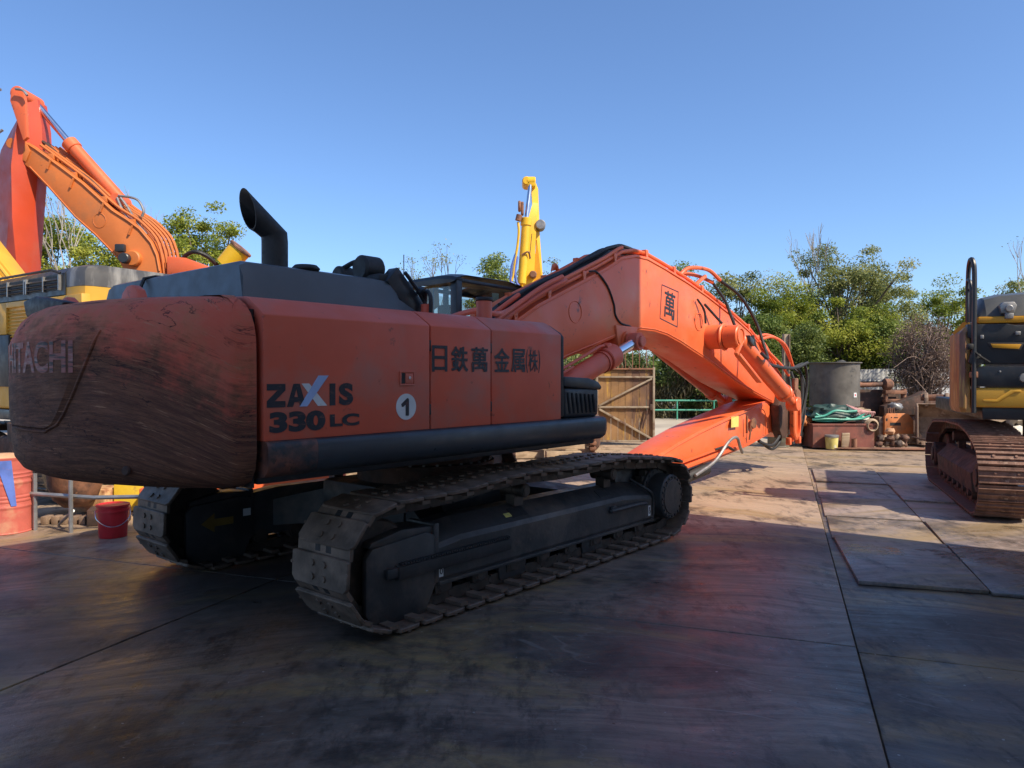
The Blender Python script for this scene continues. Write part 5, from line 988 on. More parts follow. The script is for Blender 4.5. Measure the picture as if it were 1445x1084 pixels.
mb = MB(); mb.box(-1.8, .4, .6, 4.0, 1.15, 2.6, .1, 3); mb.box(-.3, .5, -.05, .9, 1.3, 2.75, .06); mb.build('body', M['byellow'], CX)
mb = MB(); mb.box(-1.3, -.7, .3, 4.2, 0, .95, .2, 3); mb.box(1.0, 1.6, .3, 4.2, 0, .95, .2, 3); mb.box(-.7, 1.0, 1.2, 3.2, .4, 1.15, .05); mb.build('undercarriage', M['rustdark'], CX)

# ------------------------------------------------------------------ trees and bushes beyond the yard
rng_ = np.random.default_rng(11)
def leaf_mesh(name, cen, clump, size, m, parent, droop=.3, aspect=.55, seed=0, tint0=.5, tintv=.22):
    """one diamond leaf per centre; 'tint' varies by clump and by leaf"""
    r = np.random.default_rng(seed); n = len(cen)
    d = r.normal(size=(n, 3)); d[:, 2] = d[:, 2] * .7 - droop; d /= np.linalg.norm(d, axis=1)[:, None]
    u = r.normal(size=(n, 3)) * .55 + np.array([.25, -.2, .95]); sdir = np.cross(d, u); sdir /= np.linalg.norm(sdir, axis=1)[:, None] + 1e-9
    L = size * r.uniform(.6, 1.35, n)[:, None]; Wd = L * aspect * .5
    nrm = np.cross(d, sdir)
    v = np.empty((n, 4, 3)); v[:, 0] = cen; v[:, 1] = cen + d * L * .5 + sdir * Wd + nrm * L * .08; v[:, 2] = cen + d * L; v[:, 3] = cen + d * L * .5 - sdir * Wd + nrm * L * .08
    me = bpy.data.meshes.new(name); me.vertices.add(n * 4); me.vertices.foreach_set('co', v.reshape(-1).astype(np.float32))
    me.loops.add(n * 4); me.loops.foreach_set('vertex_index', np.arange(n * 4, dtype=np.int32)); me.polygons.add(n)
    me.polygons.foreach_set('loop_start', np.arange(0, n * 4, 4, dtype=np.int32)); me.polygons.foreach_set('loop_total', np.full(n, 4, np.int32))
    me.update(calc_edges=True)
    ct = r.normal(tint0, tintv, clump.max() + 1)[clump] + r.normal(0, .13, n)
    at_ = me.attributes.new('tint', 'FLOAT', 'POINT'); at_.data.foreach_set('value', np.repeat(np.clip(ct, 0, 1), 4).astype(np.float32))
    me.materials.append(m); return link(name, me, parent)
def limbs(mb, base, tips, r0, seed, lean=(0, 0), hub=.45):
    """trunk with a wobble, then a limb to every clump"""
    rr = random.Random(seed); H = max(t[2] for t in tips); th = H * hub
    tr = [Vector((base[0], base[1], base[2]))]; k = 5
    for i in range(1, k + 1): tr.append(Vector((base[0] + lean[0] * i / k + rr.uniform(-.08, .08), base[1] + lean[1] * i / k + rr.uniform(-.08, .08), base[2] + (th - base[2]) * i / k)))
    mb.tube(smooth([tuple(q) for q in tr], 3), list(np.linspace(r0, r0 * .6, 3 * k + 1)), 7)
    for t in tips:
        t = Vector(t); f = rr.uniform(.45, 1); s0 = tr[0].lerp(tr[-1], f); s0 = tr[min(k, int(f * k))]
        mid = s0.lerp(t, .5) + Vector((rr.uniform(-.2, .2), rr.uniform(-.2, .2), rr.uniform(.0, .3)))
        mb.tube(smooth([tuple(s0), tuple(mid), tuple(t)], 3), list(np.linspace(r0 * .38, .012, 7)), 5, cap=False)
def tree(name, label, cat, x, y, z0, H, rx, ry, seed, m, size=.12, ncl=60, nl=110, low=.25, bark='bark', r0=.11, sig=.34, group=None, droop=.3, aspect=.55, tint0=.5, limbf=.6, shape=1.0, sparse=0.):
    r = np.random.default_rng(seed); T = thing(name, label, cat, (x, y, z0), 0, group)
    cz = H * (1 + low) / 2; rz = H * (1 - low) / 2; cl = []
    ph = r.uniform(0, 6.28, 6)
    while len(cl) < ncl:
        d = r.normal(size=3); d /= np.linalg.norm(d); rad = r.uniform(.35, 1) ** .6
        az = math.atan2(d[1], d[0]); bump = 1 + .22 * math.sin(3 * az + ph[0]) + .16 * math.sin(5 * az + ph[1] + 4 * d[2]) + .15 * math.sin(7 * d[2] + ph[2])
        cl.append((d[0] * rx * rad * bump, d[1] * ry * rad * bump, cz + d[2] * rz * rad * min(1.08, bump)))
    cl = np.array(cl); cl[:, 2] = np.clip(cl[:, 2], .15, None)
    cnt = np.maximum(8, (nl * 2.3 * r.uniform(.35, 1.5, ncl)).astype(int)); idx = np.repeat(np.arange(ncl), cnt)
    sg = sig * .85 * r.uniform(.5, 1.25, ncl)[idx]
    dd = r.normal(size=(len(idx), 3)); dd /= np.linalg.norm(dd, axis=1)[:, None]; cen = cl[idx] + dd * (r.uniform(0, 1, len(idx)) ** .45 * 1.75 * sg)[:, None] * np.array([1.0, 1.0, .62])
    cen[:, 2] = np.maximum(cen[:, 2], .05)
    leaf_mesh('crown', cen, idx, size * .74, m, T, droop, aspect, seed + 1, tint0)
    mb = MB(); sel = cl[r.permutation(ncl)[:max(6, int(ncl * limbf))]]; limbs(mb, (0, 0, 0), [tuple(q) for q in sel], r0, seed); mb.build('trunk', M[bark], T)
    return T
def px_tree(label, px, top, d, hw, m, seed, z0=.3, name='tree', cat='tree', low=.2, **k):
    q = at(px, top, d); rx = hw / 1040 * d
    return tree(name, label, cat, q.x, d, z0, q.z - z0, rx, rx * .9, seed, M[m], low=low, **k)
G = 'trees beyond the yard'
px_tree('tallest grey-green feathery tree, right of the boom, above the iron pipe', 1190, 345, 28, 84, 'leaf_c', 21, ncl=190, nl=110, size=.12, sig=.36, low=.22, r0=.16, group=G)
px_tree('yellow-green bushy tree in front of the tallest tree', 1195, 415, 25.5, 62, 'leaf_a', 22, ncl=90, nl=150, size=.12, sig=.36, low=.08, group=G)
px_tree('light green tree between the boom and the tallest tree', 1105, 392, 26, 58, 'leaf_a', 23, ncl=90, nl=140, size=.12, low=.1, tint0=.45, group=G)
px_tree('thin grey-green tree directly above the boom hose loop', 1040, 378, 28, 50, 'leaf_c', 24, ncl=70, nl=110, size=.13, low=.2, group=G)
px_tree('mid green tree showing just over the top edge of the boom', 972, 372, 28, 42, 'leaf_b', 25, ncl=60, nl=120, low=.15, group=G)
px_tree('dense green tree behind the boom tip, leafy to the ground', 1060, 440, 24.5, 60, 'leaf_b', 26, ncl=100, nl=150, size=.11, low=.04, group=G)
px_tree('drooping feathery tree at the right side of the tallest tree', 1245, 382, 29, 40, 'leaf_c', 27, ncl=55, nl=90, size=.13, low=.3, droop=.6, group=G)
px_tree('green leafy tree beside the dead brown bush', 1243, 440, 25, 38, 'leaf_b', 28, ncl=70, nl=140, low=.05, tint0=.55, group=G)
px_tree('round green tree behind the dead bush, left of the black handrail', 1335, 393, 31, 52, 'leaf_a', 29, ncl=80, nl=140, size=.13, low=.2, tint0=.42, group=G)
px_tree('ragged grey-green tree behind the right excavator hood', 1428, 388, 31, 34, 'leaf_c', 30, ncl=45, nl=70, size=.13, low=.2, group=G)
px_tree('ivy covered tree trunk beside the grey post', 1133, 448, 21.5, 24, 'leaf_d', 31, ncl=60, nl=150, size=.10, low=.02, tint0=.72, group=G, cat='tree')
px_tree('dark green thicket below the boom, behind the green railing', 985, 470, 24, 70, 'leaf_d', 32, name='shrub', cat='shrub', ncl=110, nl=150, size=.11, low=.0, tint0=.45)
px_tree('low dark green shrub behind the rusty gate', 870, 492, 24, 62, 'leaf_d', 33, name='shrub', cat='shrub', ncl=90, nl=140, size=.11, low=.0, tint0=.5)
px_tree('dry olive shrub seen between boom and red doors', 815, 478, 25, 50, 'leaf_c', 34, name='shrub', cat='shrub', ncl=80, nl=110, size=.12, low=.0, tint0=.4)
px_tree('small green tree left of the upright yellow boom', 704, 347, 28, 42, 'leaf_b', 35, ncl=46, nl=110, size=.13, low=.35, tint0=.68, group=G, sig=.36)
px_tree('small sparse tree right of the upright yellow boom', 783, 369, 30, 24, 'leaf_c', 36, ncl=34, nl=70, size=.13, low=.4, group=G)
px_tree('bright green leafy tree under the raised orange boom', 78, 268, 25, 58, 'leaf_a', 37, ncl=80, nl=150, size=.13, low=.3, tint0=.55, group=G)
px_tree('yellow-green tree between orange boom and yellow hood', 150, 318, 23, 45, 'leaf_a', 38, ncl=80, nl=150, size=.12, low=.1, tint0=.62, group=G)
px_tree('bright green tree left of the black exhaust stack', 288, 288, 25, 58, 'leaf_a', 39, ncl=75, nl=140, size=.13, low=.3, tint0=.58, group=G)
px_tree('green bush behind the yellow canister, lower than its neighbours', 255, 335, 23, 55, 'leaf_a', 40, ncl=70, nl=140, size=.12, low=.05, tint0=.5, name='shrub', cat='shrub')
px_tree('green tree at the far left edge behind the orange arm', 10, 300, 26, 50, 'leaf_b', 41, ncl=60, nl=120, size=.13, low=.2, tint0=.6, group=G)
# dead brown bush by the fence
q = at(1302, 445, 22.6); DB = thing('dead_bush', 'dead brown tangled bush in front of the white sheet fence', 'bush', (q.x, 22.6, .0))
r = np.random.default_rng(50); mb = MB(); tips = []
for k in range(240):
    d = r.normal(size=3); d /= np.linalg.norm(d); rad = r.uniform(.5, 1.) ; p = Vector((d[0] * 1.0 * rad, d[1] * .9 * rad, 2.35 + d[2] * 1.25 * rad)); tips.append(p)
    s0 = Vector((r.uniform(-.15, .15), r.uniform(-.15, .15), r.uniform(.5, 1.9))); mid = s0.lerp(p, .55) + Vector(r.normal(size=3) * .22)
    mb.tube(smooth([tuple(s0), tuple(mid), tuple(p), tuple(p + Vector(r.normal(size=3) * .3))], 3), list(np.linspace(.022, .006, 10)), 4, cap=False)
mb.build('twigs', M['dead'], DB)
mb = MB(); mb.tube([(0, 0, 0), (.05, 0, .8), (-.03, .05, 1.6)], [.09, .07, .05], 7); mb.tube([(.0, 0, .2), (.35, .1, 1.2), (.4, .1, 2.0)], [.05, .04, .02], 6); mb.build('trunk', M['dead'], DB)
idx = np.repeat(np.arange(240), 40); cen = np.array([tuple(p) for p in tips])[idx] + r.normal(size=(len(idx), 3)) * .17
leaf_mesh('dry_leaves', cen, idx, .075, M['leaf_dry'], DB, .3, .35, 51)
# vines and dry grass hanging behind the gate and railing
q = at(950, 560, 23.2); VN = thing('vine_thicket', 'curtain of dry hanging vines behind the green railing', 'vines', (q.x, 23.2, .3))
n = 5200; cen = np.stack([r.uniform(-2.6, 2.6, n), r.uniform(-.35, .35, n), r.uniform(.15, 2.5, n)], 1); cen[:, 2] *= .75 + .25 * np.sin(cen[:, 0] * 2.3)
leaf_mesh('hanging_stems', cen, (np.floor((cen[:, 0] + 2.6) * 5)).astype(int), .42, M['leaf_vine'], VN, 2.2, .07, 52, .45)
mb = MB()
for k in range(24): x = r.uniform(-2.5, 2.5); mb.tube(smooth([(x, .1, 0), (x + r.uniform(-.2, .2), r.uniform(-.2, .2), 1.0), (x + r.uniform(-.4, .4), r.uniform(-.2, .2), 2.2)], 3), .014, 4)
mb.build('vine_stems', M['bark'], VN)
# leafless trees
def bare_tree(label, px, base, top, d, hw, seed, leaves=0, bark='barepale', m='leaf_c'):
    q = at(px, top, d); H = q.z - .3; T = thing('bare_tree', label, 'tree', (q.x, d, .3), 0, 'leafless trees'); rr = random.Random(seed); mb = MB(); tips = []; W_ = hw / 1040 * d
    def grow(p, dr, L_, rad, lv):
        e = p + dr * L_; mid = p.lerp(e, .5) + Vector((rr.uniform(-.1, .1), rr.uniform(-.1, .1), 0)) * L_; mb.tube(smooth([tuple(p), tuple(mid), tuple(e)], 3), list(np.linspace(rad, rad * .62, 7)), 5, cap=False)
        if lv == 0: tips.append(e); return
        for k in range(rr.choice((2, 3, 3))): grow(e, (dr + Vector((rr.uniform(-.75, .75) * W_ / H * 3.2, rr.uniform(-.6, .6), rr.uniform(-.1, .5)))).normalized(), L_ * rr.uniform(.6, .85), rad * .6, lv - 1)
    grow(Vector((0, 0, 0)), Vector((0, 0, 1)), H * .40, .085, 4); mb.build('branches', M[bark], T)
    zs = max(t.z for t in tips); s_ = H / zs; T.scale = (s_, s_, s_)
    if leaves:
        idx = np.repeat(np.arange(len(tips)), leaves); cen = np.array([tuple(t) for t in tips])[idx] + rng_.normal(size=(len(idx), 3)) * .14; leaf_mesh('sparse_leaves', cen, idx, .10, M[m], T, .4, .5, seed)
    return T
bare_tree('spindly tree with few tufts of leaves, above the cab roof', 620, 440, 350, 28, 44, 61, 16, 'bark')
bare_tree('bare tree at the right edge above the black hood', 1446, 420, 338, 30, 22, 62, 2)
bare_tree('pale leafless tree rising under the orange boom', 108, 380, 258, 24, 26, 63, 3)
bare_tree('leafless top standing out above the tallest tree', 1150, 400, 318, 29, 20, 64, 0)
bare_tree('leafless tree behind the orange boom, left of the exhaust', 205, 380, 270, 27, 22, 65, 0)
# far woodland closing the horizon
n = 26000; xx = r.uniform(-75, 75, n); cen = np.stack([xx, r.uniform(44, 52, n), r.uniform(0, 1, n) ** .8 * (3.6 + .9 * np.sin(xx * .4) + .5 * np.sin(xx * 1.3))], 1)
tag(leaf_mesh('distant_woodland', cen, (np.floor((xx + 75) / 1.5)).astype(int), .55, M['leaf_b'], None, .2, .7, 53, .5), 'far green woodland closing the view behind the yard', 'woodland', kind='stuff')
wl = bpy.data.objects['distant_woodland']
# understorey plants along the edge of the yard
n = 5000; xx = r.uniform(-14, 16, n); cen = np.stack([xx, r.uniform(25.2, 27, n), r.uniform(.0, 1.5, n) * (.7 + .3 * np.sin(xx * 1.7))], 1)
tag(leaf_mesh('undergrowth', cen, (np.floor((xx + 14) * 2)).astype(int), .22, M['leaf_d'], None, .2, .5, 54, .5), 'low weeds and undergrowth at the foot of the trees', 'undergrowth', kind='stuff')

# ------------------------------------------------------------------ gate, railing, fence
GT = thing('sheet_gate', 'rusty sheet steel gate leaf with diagonal braces, standing open', 'gate', (2.2, 19.08, 0))
W_ = 1.47; H = 2.0; n = 8
for k in range(n):
    mb = MB(); x0 = W_ * k / n; mb.box(x0 + .003, x0 + W_ / n - .003, .03 + .006 * (k % 2), .045 + .006 * (k % 2), .08, 1.94, .003, 1); mb.build('sheet', M['rustplate'], GT)
def gbar(a, b_, w_=.055, y=0., m='angle', nm='frame_bar'):
    mb = MB(); mb.beam((a[0], y, a[1]), (b_[0], y, b_[1]), .05, w_, (0, -1, 0) if False else (0, 0, 1) if abs(a[1] - b_[1]) < .5 * abs(a[0] - b_[0]) + 1e-6 else (1, 0, 0), .004); return mb.build(nm, M[m], GT)
gbar((0, 0), (0, 2.0)); gbar((W_, 0), (W_, 2.02)); gbar((0.03, 1.76), (W_ - .03, 1.76), .05, -.002); gbar((.03, .98), (W_ - .03, .98), .05, -.002); gbar((.03, .10), (W_ - .03, .10), .05, -.002)
gbar((.05, 1.02), (W_ - .05, 1.72), .045, -.012, nm='brace'); gbar((.05, .93), (W_ - .05, .16), .055, -.012, nm='brace'); gbar((0.03, 1.97), (W_ - .03, 1.97), .04, .0, 'rust')
for k in range(17): mb = MB(); x = .02 + k * .09; mb.tube([(x, .02, 1.95), (x, .02, 2.06 if k % 2 else 2.62)], .011, 6); mb.build('spike', M['rust'], GT)
mb = MB(); mb.tube(smooth([(1.30, -.03, .95), (1.27, -.04, .75), (1.22, -.04, .6), (1.18, -.04, .42)]), .022, 6); mb.box(1.36, 1.44, -.05, 0, .90, 1.06, .01); mb.build('lock_chain', M['rustdark'], GT)
RL = thing('railing', 'green painted tube railing right of the rusty gate', 'railing', (4.28, 22.4, .46))
for z in (.58, .29): mb = MB(); mb.tube([(-.2, 0, z), (3.6, 0, z)], .026, 8); mb.build('rail', M['green'], RL)
for x in (-.2, .74, 1.86, 2.9): mb = MB(); mb.tube([(x, 0, 0), (x, 0, .58)], .024, 8); mb.build('post', M['green'], RL)
FN = thing('sheet_fence', 'white corrugated sheet fence behind the scrap buckets', 'fence', (10.9, 24.0, 0))
sm_ = None
for k in range(10):
    if sm_ is None:
        mb = MB(); n = 24; pts = [(.9 * i / n, .018 * (1 if (i // 1) % 4 in (1, 2) else 0)) for i in range(n + 1)]
        mb.faces([(x, y, 0.05) for x, y in pts] + [(x, y, 2.02) for x, y in pts], [(i, i + 1, n + 2 + i, n + 1 + i) for i in range(n)]); o = mb.build('sheet', M['fencew'], FN, recalc=False); sm_ = o.data
    else: o = link('sheet', sm_, FN)
    o.location = (k * .89, .012 * (k % 2), random.uniform(-.03, .03))
for z in (1.55, .5): mb = MB(); mb.box(0, 8.9, -.05, -.012, z, z + .06); mb.build('rail', M['rustdark'], FN)
for k in range(5): mb = MB(); mb.box(k * 2.1, k * 2.1 + .08, -.10, -.052, 0, 2.1); mb.build('post', M['rustdark'], FN)

# ------------------------------------------------------------------ scrap on the right
mb = MB(); mb.box(-.07, .07, -.02, .02, 0, 2.85, .004); mb.box(-.075, -.06, -.08, .08, 0, 2.85); mb.box(.06, .075, -.08, .08, 0, 2.85)
o = mb.build('steel_post', M['angle'], None, loc=(6.95, 18.7, 0)); tag(o, 'grey steel post standing behind the folded arm', 'post')
def crate(name, label, cat, x0, x1, y0, y1, z0, z1, m, lip=.05, group=None):
    T = thing(name, label, cat, ((x0 + x1) / 2, (y0 + y1) / 2, z0), 0, group); w2, d2, h = (x1 - x0) / 2, (y1 - y0) / 2, z1 - z0
    for nm, a in (('front_panel', (-w2, w2, -d2, -d2 + .02)), ('back_panel', (-w2, w2, d2 - .02, d2)), ('side_panel', (-w2, -w2 + .02, -d2 + .02, d2 - .02)), ('side_panel', (w2 - .02, w2, -d2 + .02, d2 - .02))):
        mb = MB(); mb.box(*a, 0, h - .003, .004, 1); mb.build(nm, M[m], T)
    mb = MB(); mb.box(-w2 + .02, w2 - .02, -d2 + .02, d2 - .02, 0.01, h * .7); mb.build('contents', M['rustdark'], T)
    mb = MB()
    for a in ((-w2 - .02, w2 + .02, -d2 - .02, -d2 + .03), (-w2 - .02, w2 + .02, d2 - .03, d2 + .02), (-w2 - .02, -w2 + .03, -d2 + .03, d2 - .03), (w2 - .03, w2 + .02, -d2 + .03, d2 - .03)): mb.box(*a, h - .045, h, .004, 1)
    mb.build('rim', M[m], T); return T
crate('steel_box', 'rusty red open steel box holding tarpaulin and hoses', 'box', 7.49, 9.02, 18.33, 19.15, 0, .60, 'redbox')
ST = thing('steel_stand', 'dark rusty steel stand carrying the big iron pipe', 'stand', (8.64, 19.75, 0))
mb = MB(); mb.box(-.62, .62, -.45, .55, 0, .86, .02); mb.build('body', M['rustdark'], ST)
for k, (x0, x1, y, z, t_) in enumerate(((-.62, .10, -.42, .90, .07), (-.05, .70, -.50, .93, -.04), (-.7, .65, -.25, .90, .02), (-.6, .6, .1, .9, 0), (-.6, .65, .4, .9, 0))):
    mb = MB(); mb.beam((x0, y, z), (x1, y, z + t_), .16, .06, b=.006); tag(mb.build('plank', M['timber'], None, loc=(8.64, 19.75, 0)), ['short grey plank at the left under the iron pipe', 'pale tilted plank at the right under the iron pipe', 'long plank under the front of the iron pipe', 'plank under the middle of the iron pipe', 'plank under the back of the iron pipe'][k], 'plank', 'planks under the iron pipe')
DR = thing('iron_pipe', 'large dark grey iron pipe section standing upright on planks', 'pipe', (8.64, 19.75, .99))
mb = MB(); mb.lathe([(.625, 0), (.625, 1.12), (.665, 1.13), (.665, 1.16), (.585, 1.16), (.585, .1), (.0, .1)], (0, 0, 0), 48); mb.build('shell', M['drum'], DR)
mb = MB(); mb.tube([(.665 * math.cos(R(a)), .665 * math.sin(R(a)), 1.145) for a in range(0, 361, 8)], .014, 6); mb.build('rim', M['drum'], DR)
mb = MB(); a0 = R(-62); e = Vector((math.cos(a0), math.sin(a0), 0)); t_ = Vector((-e.y, e.x, 0)); mb.obox(tuple(e * .632 + Vector((0, 0, .30))), (.004, .055, .06), e, t_, (0, 0, 1)); lb = mb.build('label', M['white'], DR)
mb = MB(); mb.obox(tuple(e * .637 + Vector((0, 0, .30))), (.003, .018, .025), e, t_, (0, 0, 1)); mb.build('label_mark', M['redplastic'], lb)
# tarpaulin bundle, hoses, ropes
def lump(name, label, cat, c, s, m, seed, amp=.25, n=18, group=None, fr=2.2):
    mb = MB(); rings = []
    for i in range(1, n // 2):
        th = math.pi * i / (n // 2); rings.append([])
        for k in range(n):
            a = 2 * math.pi * k / n; d = Vector((math.sin(th) * math.cos(a), math.sin(th) * math.sin(a), math.cos(th))); f = 1 + amp * mnoise.noise(d * fr + Vector((seed * 3.7, seed, 0))) + amp * .5 * mnoise.noise(d * fr * 2.7 + Vector((seed, 5, 0)))
            rings[-1].append((d.x * s[0] * f, d.y * s[1] * f, d.z * s[2] * f))
    mb.loft(rings); o = mb.build(name, M[m], None, 50, loc=c); return tag(o, label, cat, group)
lump('tarpaulin', 'dark green crumpled tarpaulin heaped on the red box', 'tarpaulin', (8.10, 18.75, .82), (.62, .34, .24), 'tarp', 3, .35, 36)
lump('orange_wedge', 'faded orange sheet metal wedge left of the tarpaulin', 'scrap', (7.35, 18.85, .66), (.36, .25, .17), 'orangeplate', 5, .3, 20)  # wedge of sheet metal, shaped as a lump
lump('white_sack', 'dirty white sack leaning behind the red box', 'sack', (7.33, 18.95, .34), (.17, .15, .26), 'whiterag', 6, .25, 22)
lump('white_bag', 'white crumpled bag right of the tarpaulin', 'bag', (8.98, 18.9, .70), (.17, .2, .14), 'whiterag', 8, .3, 22)
mb = MB()
for k, pts_ in enumerate(([(7.55, .76), (7.8, .80), (8.05, .92), (8.35, .90), (8.6, .92)], [(7.5, .70), (7.9, .72), (8.3, .70), (8.7, .72), (8.95, .80)], [(7.7, .80), (7.9, .72), (8.2, .78), (8.55, .70), (8.85, .88)], [(7.6, .85), (7.75, .74), (7.6, .68), (7.9, .66), (8.3, .68)])):
    mb.tube(smooth([(x, 18.36 + .03 * k, z) for x, z in pts_], 5), .028, 7)
tag(mb.build('green_hose', M['hose_green'], None), 'coiled green hose lying over the red box', 'hose')
mb = MB()
for k in range(9): a = random.uniform(0, 1); mb.tube(smooth([(8.42 + .06 * k, 18.55, 1.06 - .02 * k), (8.55 + .05 * k, 18.42, .96 - .01 * k), (8.66 + .05 * k, 18.40, .88), (8.80 + .03 * k, 18.45, .80 - .03 * a)], 4), .018, 6)
tag(mb.build('rope', M['pinkrope'], None), 'tangle of pink and white rope hanging under the iron pipe', 'rope')
mb = MB()
for k in range(5): mb.tube([(8.96 + (.12 + .012 * k) * math.cos(R(a)), 18.28 + .02 * k, .55 + .13 * math.sin(R(a)) + .01 * k) for a in range(0, 361, 20)], .012, 6)
tag(mb.build('wire_coil', M['timber'], None), 'pale coil of cable at the right corner of the red box', 'cable')
P = thing('pail', 'small dirty yellow pail standing before the red box', 'pail', (7.88, 18.15, 0))
mb = MB(); mb.lathe([(.0, .0), (.135, 0), (.155, .30), (.16, .30)], (0, 0, 0), 24); mb.build('body', mat('dirty_yellow_pail', (.55, .47, .14), .5, var=.25, vs=6, col2=(.62, .6, .45), c2amt=.42, c2scale=7), P)
mb = MB(); mb.lathe([(.16, .28), (.168, .285), (.168, .33), (.15, .34), (0, .335)], (0, 0, 0), 24); mb.build('lid', M['steel'], P)
mb = MB(); mb.obox((8.25, 18.22, .19), (.095, .02, .19), (1, 0, .02), (0, 1, .12), (0, -.12, 1), .004); tag(mb.build('plank', M['timber'], None), 'short upright plank leaning on the red box front', 'plank')
mb = MB(); mb.lathe([(0, 0), (.065, 0), (.065, .24), (.055, .24), (.05, .05), (0, .05)], (8.46, 18.2, 0), 18); tag(mb.build('rusty_can', M['rust'], None), 'small rusty can right of the upright plank', 'can')
mb = MB(); mb.prism([(7.85, 18.02), (10.3, 17.7), (10.5, 18.1), (8.2, 18.3)], .0, .025, 'z', .004); tag(mb.build('steel_sheet', M['rust'], None), 'flat rusty sheet lying on the ground before the red box', 'sheet')
mb = MB(); mb.tube([(10.1, 18.6, .25), (10.6, 18.0, .12), (11.0, 17.4, .03)], .025, 6); tag(mb.build('iron_bar', M['rustdark'], None), 'dark iron bar sloping down beside the castings heap', 'bar')
for k in range(13):
    x = 9.16 + (k % 7) * .115 + random.uniform(-.03, .03); z = .09 + .14 * (k // 7); y = 18.45 + random.uniform(-.10, .15)
    o = lump('scrap_casting', 'rusty round casting in the small heap beside the red box', 'scrap', (x + .06 * (k // 7), y, z), (random.uniform(.08, .11), random.uniform(.08, .11), random.uniform(.08, .10)), ('rust', 'rustdark', 'bucket')[k % 3], k + 20, .5, 12, 'heap of rusty castings', 3.)
lump('carton', 'tan crumpled carton on top of the castings heap', 'carton', (9.50, 18.5, .40), (.13, .10, .11), 'tan', 44, .4, 8)
# poles and junk right of the post
for k, (x0, x1, h, m) in enumerate(((7.05, 7.18, 1.9, 'angle'), (7.18, 7.30, 1.7, 'steel'), (7.12, 7.42, 1.45, 'timber'), (7.25, 7.5, 1.6, 'rustdark'), (7.0, 7.1, 2.0, 'barepale'))):
    mb = MB(); mb.tube([(x1, 18.9 + .03 * k, 0), ((x0 + x1) / 2, 18.95, h * .5), (x0, 19.05, h)], .028, 7); tag(mb.build('leaning_pole', M[m], None), ['grey angle bar leaning beside the steel post', 'bright steel tube leaning beside the post', 'short timber stick leaning right of the post', 'dark rusty rod leaning furthest from the post', 'pale branch, tallest of the leaning poles'][k], 'pole', 'poles leaning by the steel post')
OB = thing('oil_drum', 'olive dark oil drum on the ground below the arm tip', 'drum', (6.72, 18.6, 0))
mb = MB(); mb.lathe([(0, 0), (.26, 0), (.27, .02), (.255, .04), (.255, .3), (.268, .32), (.255, .34), (.255, .64), (.27, .66), (.26, .68), (0, .67)], (0, 0, 0), 28); mb.build('shell', mat('olive_drum', (.13, .125, .085), .6, var=.3, vs=3, col2=(.07, .05, .035), c2amt=.42, c2scale=4), OB)
mb = MB(); mb.tube(smooth([(7.0, 18.5, 1.9), (7.15, 18.45, 1.3), (7.05, 18.5, .7), (7.2, 18.4, .1)]), .035, 7); mb.tube(smooth([(7.05, 18.5, 2.0), (7.3, 18.45, 1.7), (7.35, 18.5, .9), (7.2, 18.4, .3)]), .03, 7); tag(mb.build('black_hose', M['rubber'], None), 'black hoses dangling beside the white sack', 'hose')
# breaker plate
BK = thing('breaker_bracket', 'orange primer steel bracket plate standing on the ground', 'bracket', (10.22, 19.4, 0))
mb = MB(); mb.prism([(-.40, .04), (.36, .04), (.36, .62), (.26, .74), (.22, .80), (-.34, .80), (-.40, .72)], 0, .10, b=.012); pl_ = mb.build('plate', M['orangeplate'], BK)
mb = MB(); mb.box(-.26, .02, -.004, .006, .48, .56); mb.build('name_plate', M['rubber'], pl_)
mb = MB(); mb.box(-.24, -.21, -.004, .005, .68, .71); mb.box(-.16, -.06, -.004, .005, .68, .705); mb.box(-.37, -.33, -.004, .005, .60, .67); mb.build('slots', M['rubber'], pl_)
mb = MB(); mb.box(-.46, .62, -.06, .5, 0, .035, .006); mb.build('base_plate', M['tanplate'], BK)
mb = MB(); mb.prism([(.25, .035), (.62, .035), (.62, .16), (.50, .34), (.40, .30)], .02, .06, b=.006); mb.box(-.40, .36, -.012, .0, .04, .26, .004); mb.build('gusset', M['tanplate'], BK)
mb = MB(); mb.tube([(.40, .0, .75), (.50, -.02, .3), (.52, -.03, .04)], .014, 6); mb.build('stay_rod', M['bucket'], BK)
mb = MB(); mb.box(-.5, -.38, .1, .4, .04, .7, .01); mb.build('side_rib', M['bucket'], BK)
for x in (-.30, -.20): mb = MB(); mb.tube([(x, .05, .78), (x + .01, .05, .92), (x + .05, .05, .95), (x + .07, .05, .8)], .022, 6); mb.build('lifting_ear', M['rust'], BK)
# rusty linkage arms behind it
LK = thing('linkage_arms', 'rusty linkage arms with a round pin tube, behind the orange bracket', 'linkage', (9.9, 20.6, 0))
mb = MB(); mb.prism([(-.52, 0), (-.40, 0), (-.34, .9), (-.30, 1.55), (-.36, 1.80), (-.55, 1.86), (-.68, 1.72), (-.62, 1.4)], -.05, .05, b=.01); mb.build('arm', M['rust'], LK)
mb = MB(); mb.cyl((-.9, .1, 1.68), (-.34, .1, 1.68), .22, 20, b=.02); mb.lathe([(.16, 0), (.09, .1), (.06, .25)], (-.30, .1, 1.55), 16, (1, 0, -.05)); mb.cyl((-.1, .1, 1.53), (.52, .1, 1.55), .065, 14); mb.lathe([(.07, 0), (.16, .06), (.16, .22), (.10, .28)], (.50, .1, 1.55), 16, (1, 0, 0), True); mb.build('pin_tube', M['rust'], LK)
mb = MB(); mb.box(.55, 1.15, 0, .2, 1.28, 1.38, .01); mb.box(.55, 1.15, 0, .2, 1.05, 1.14, .01); mb.cyl((.6, .1, .9), (.6, .1, 1.42), .06, 12); mb.cyl((1.1, .1, .8), (1.1, .1, 1.42), .07, 12); mb.build('yoke', M['rust'], LK)
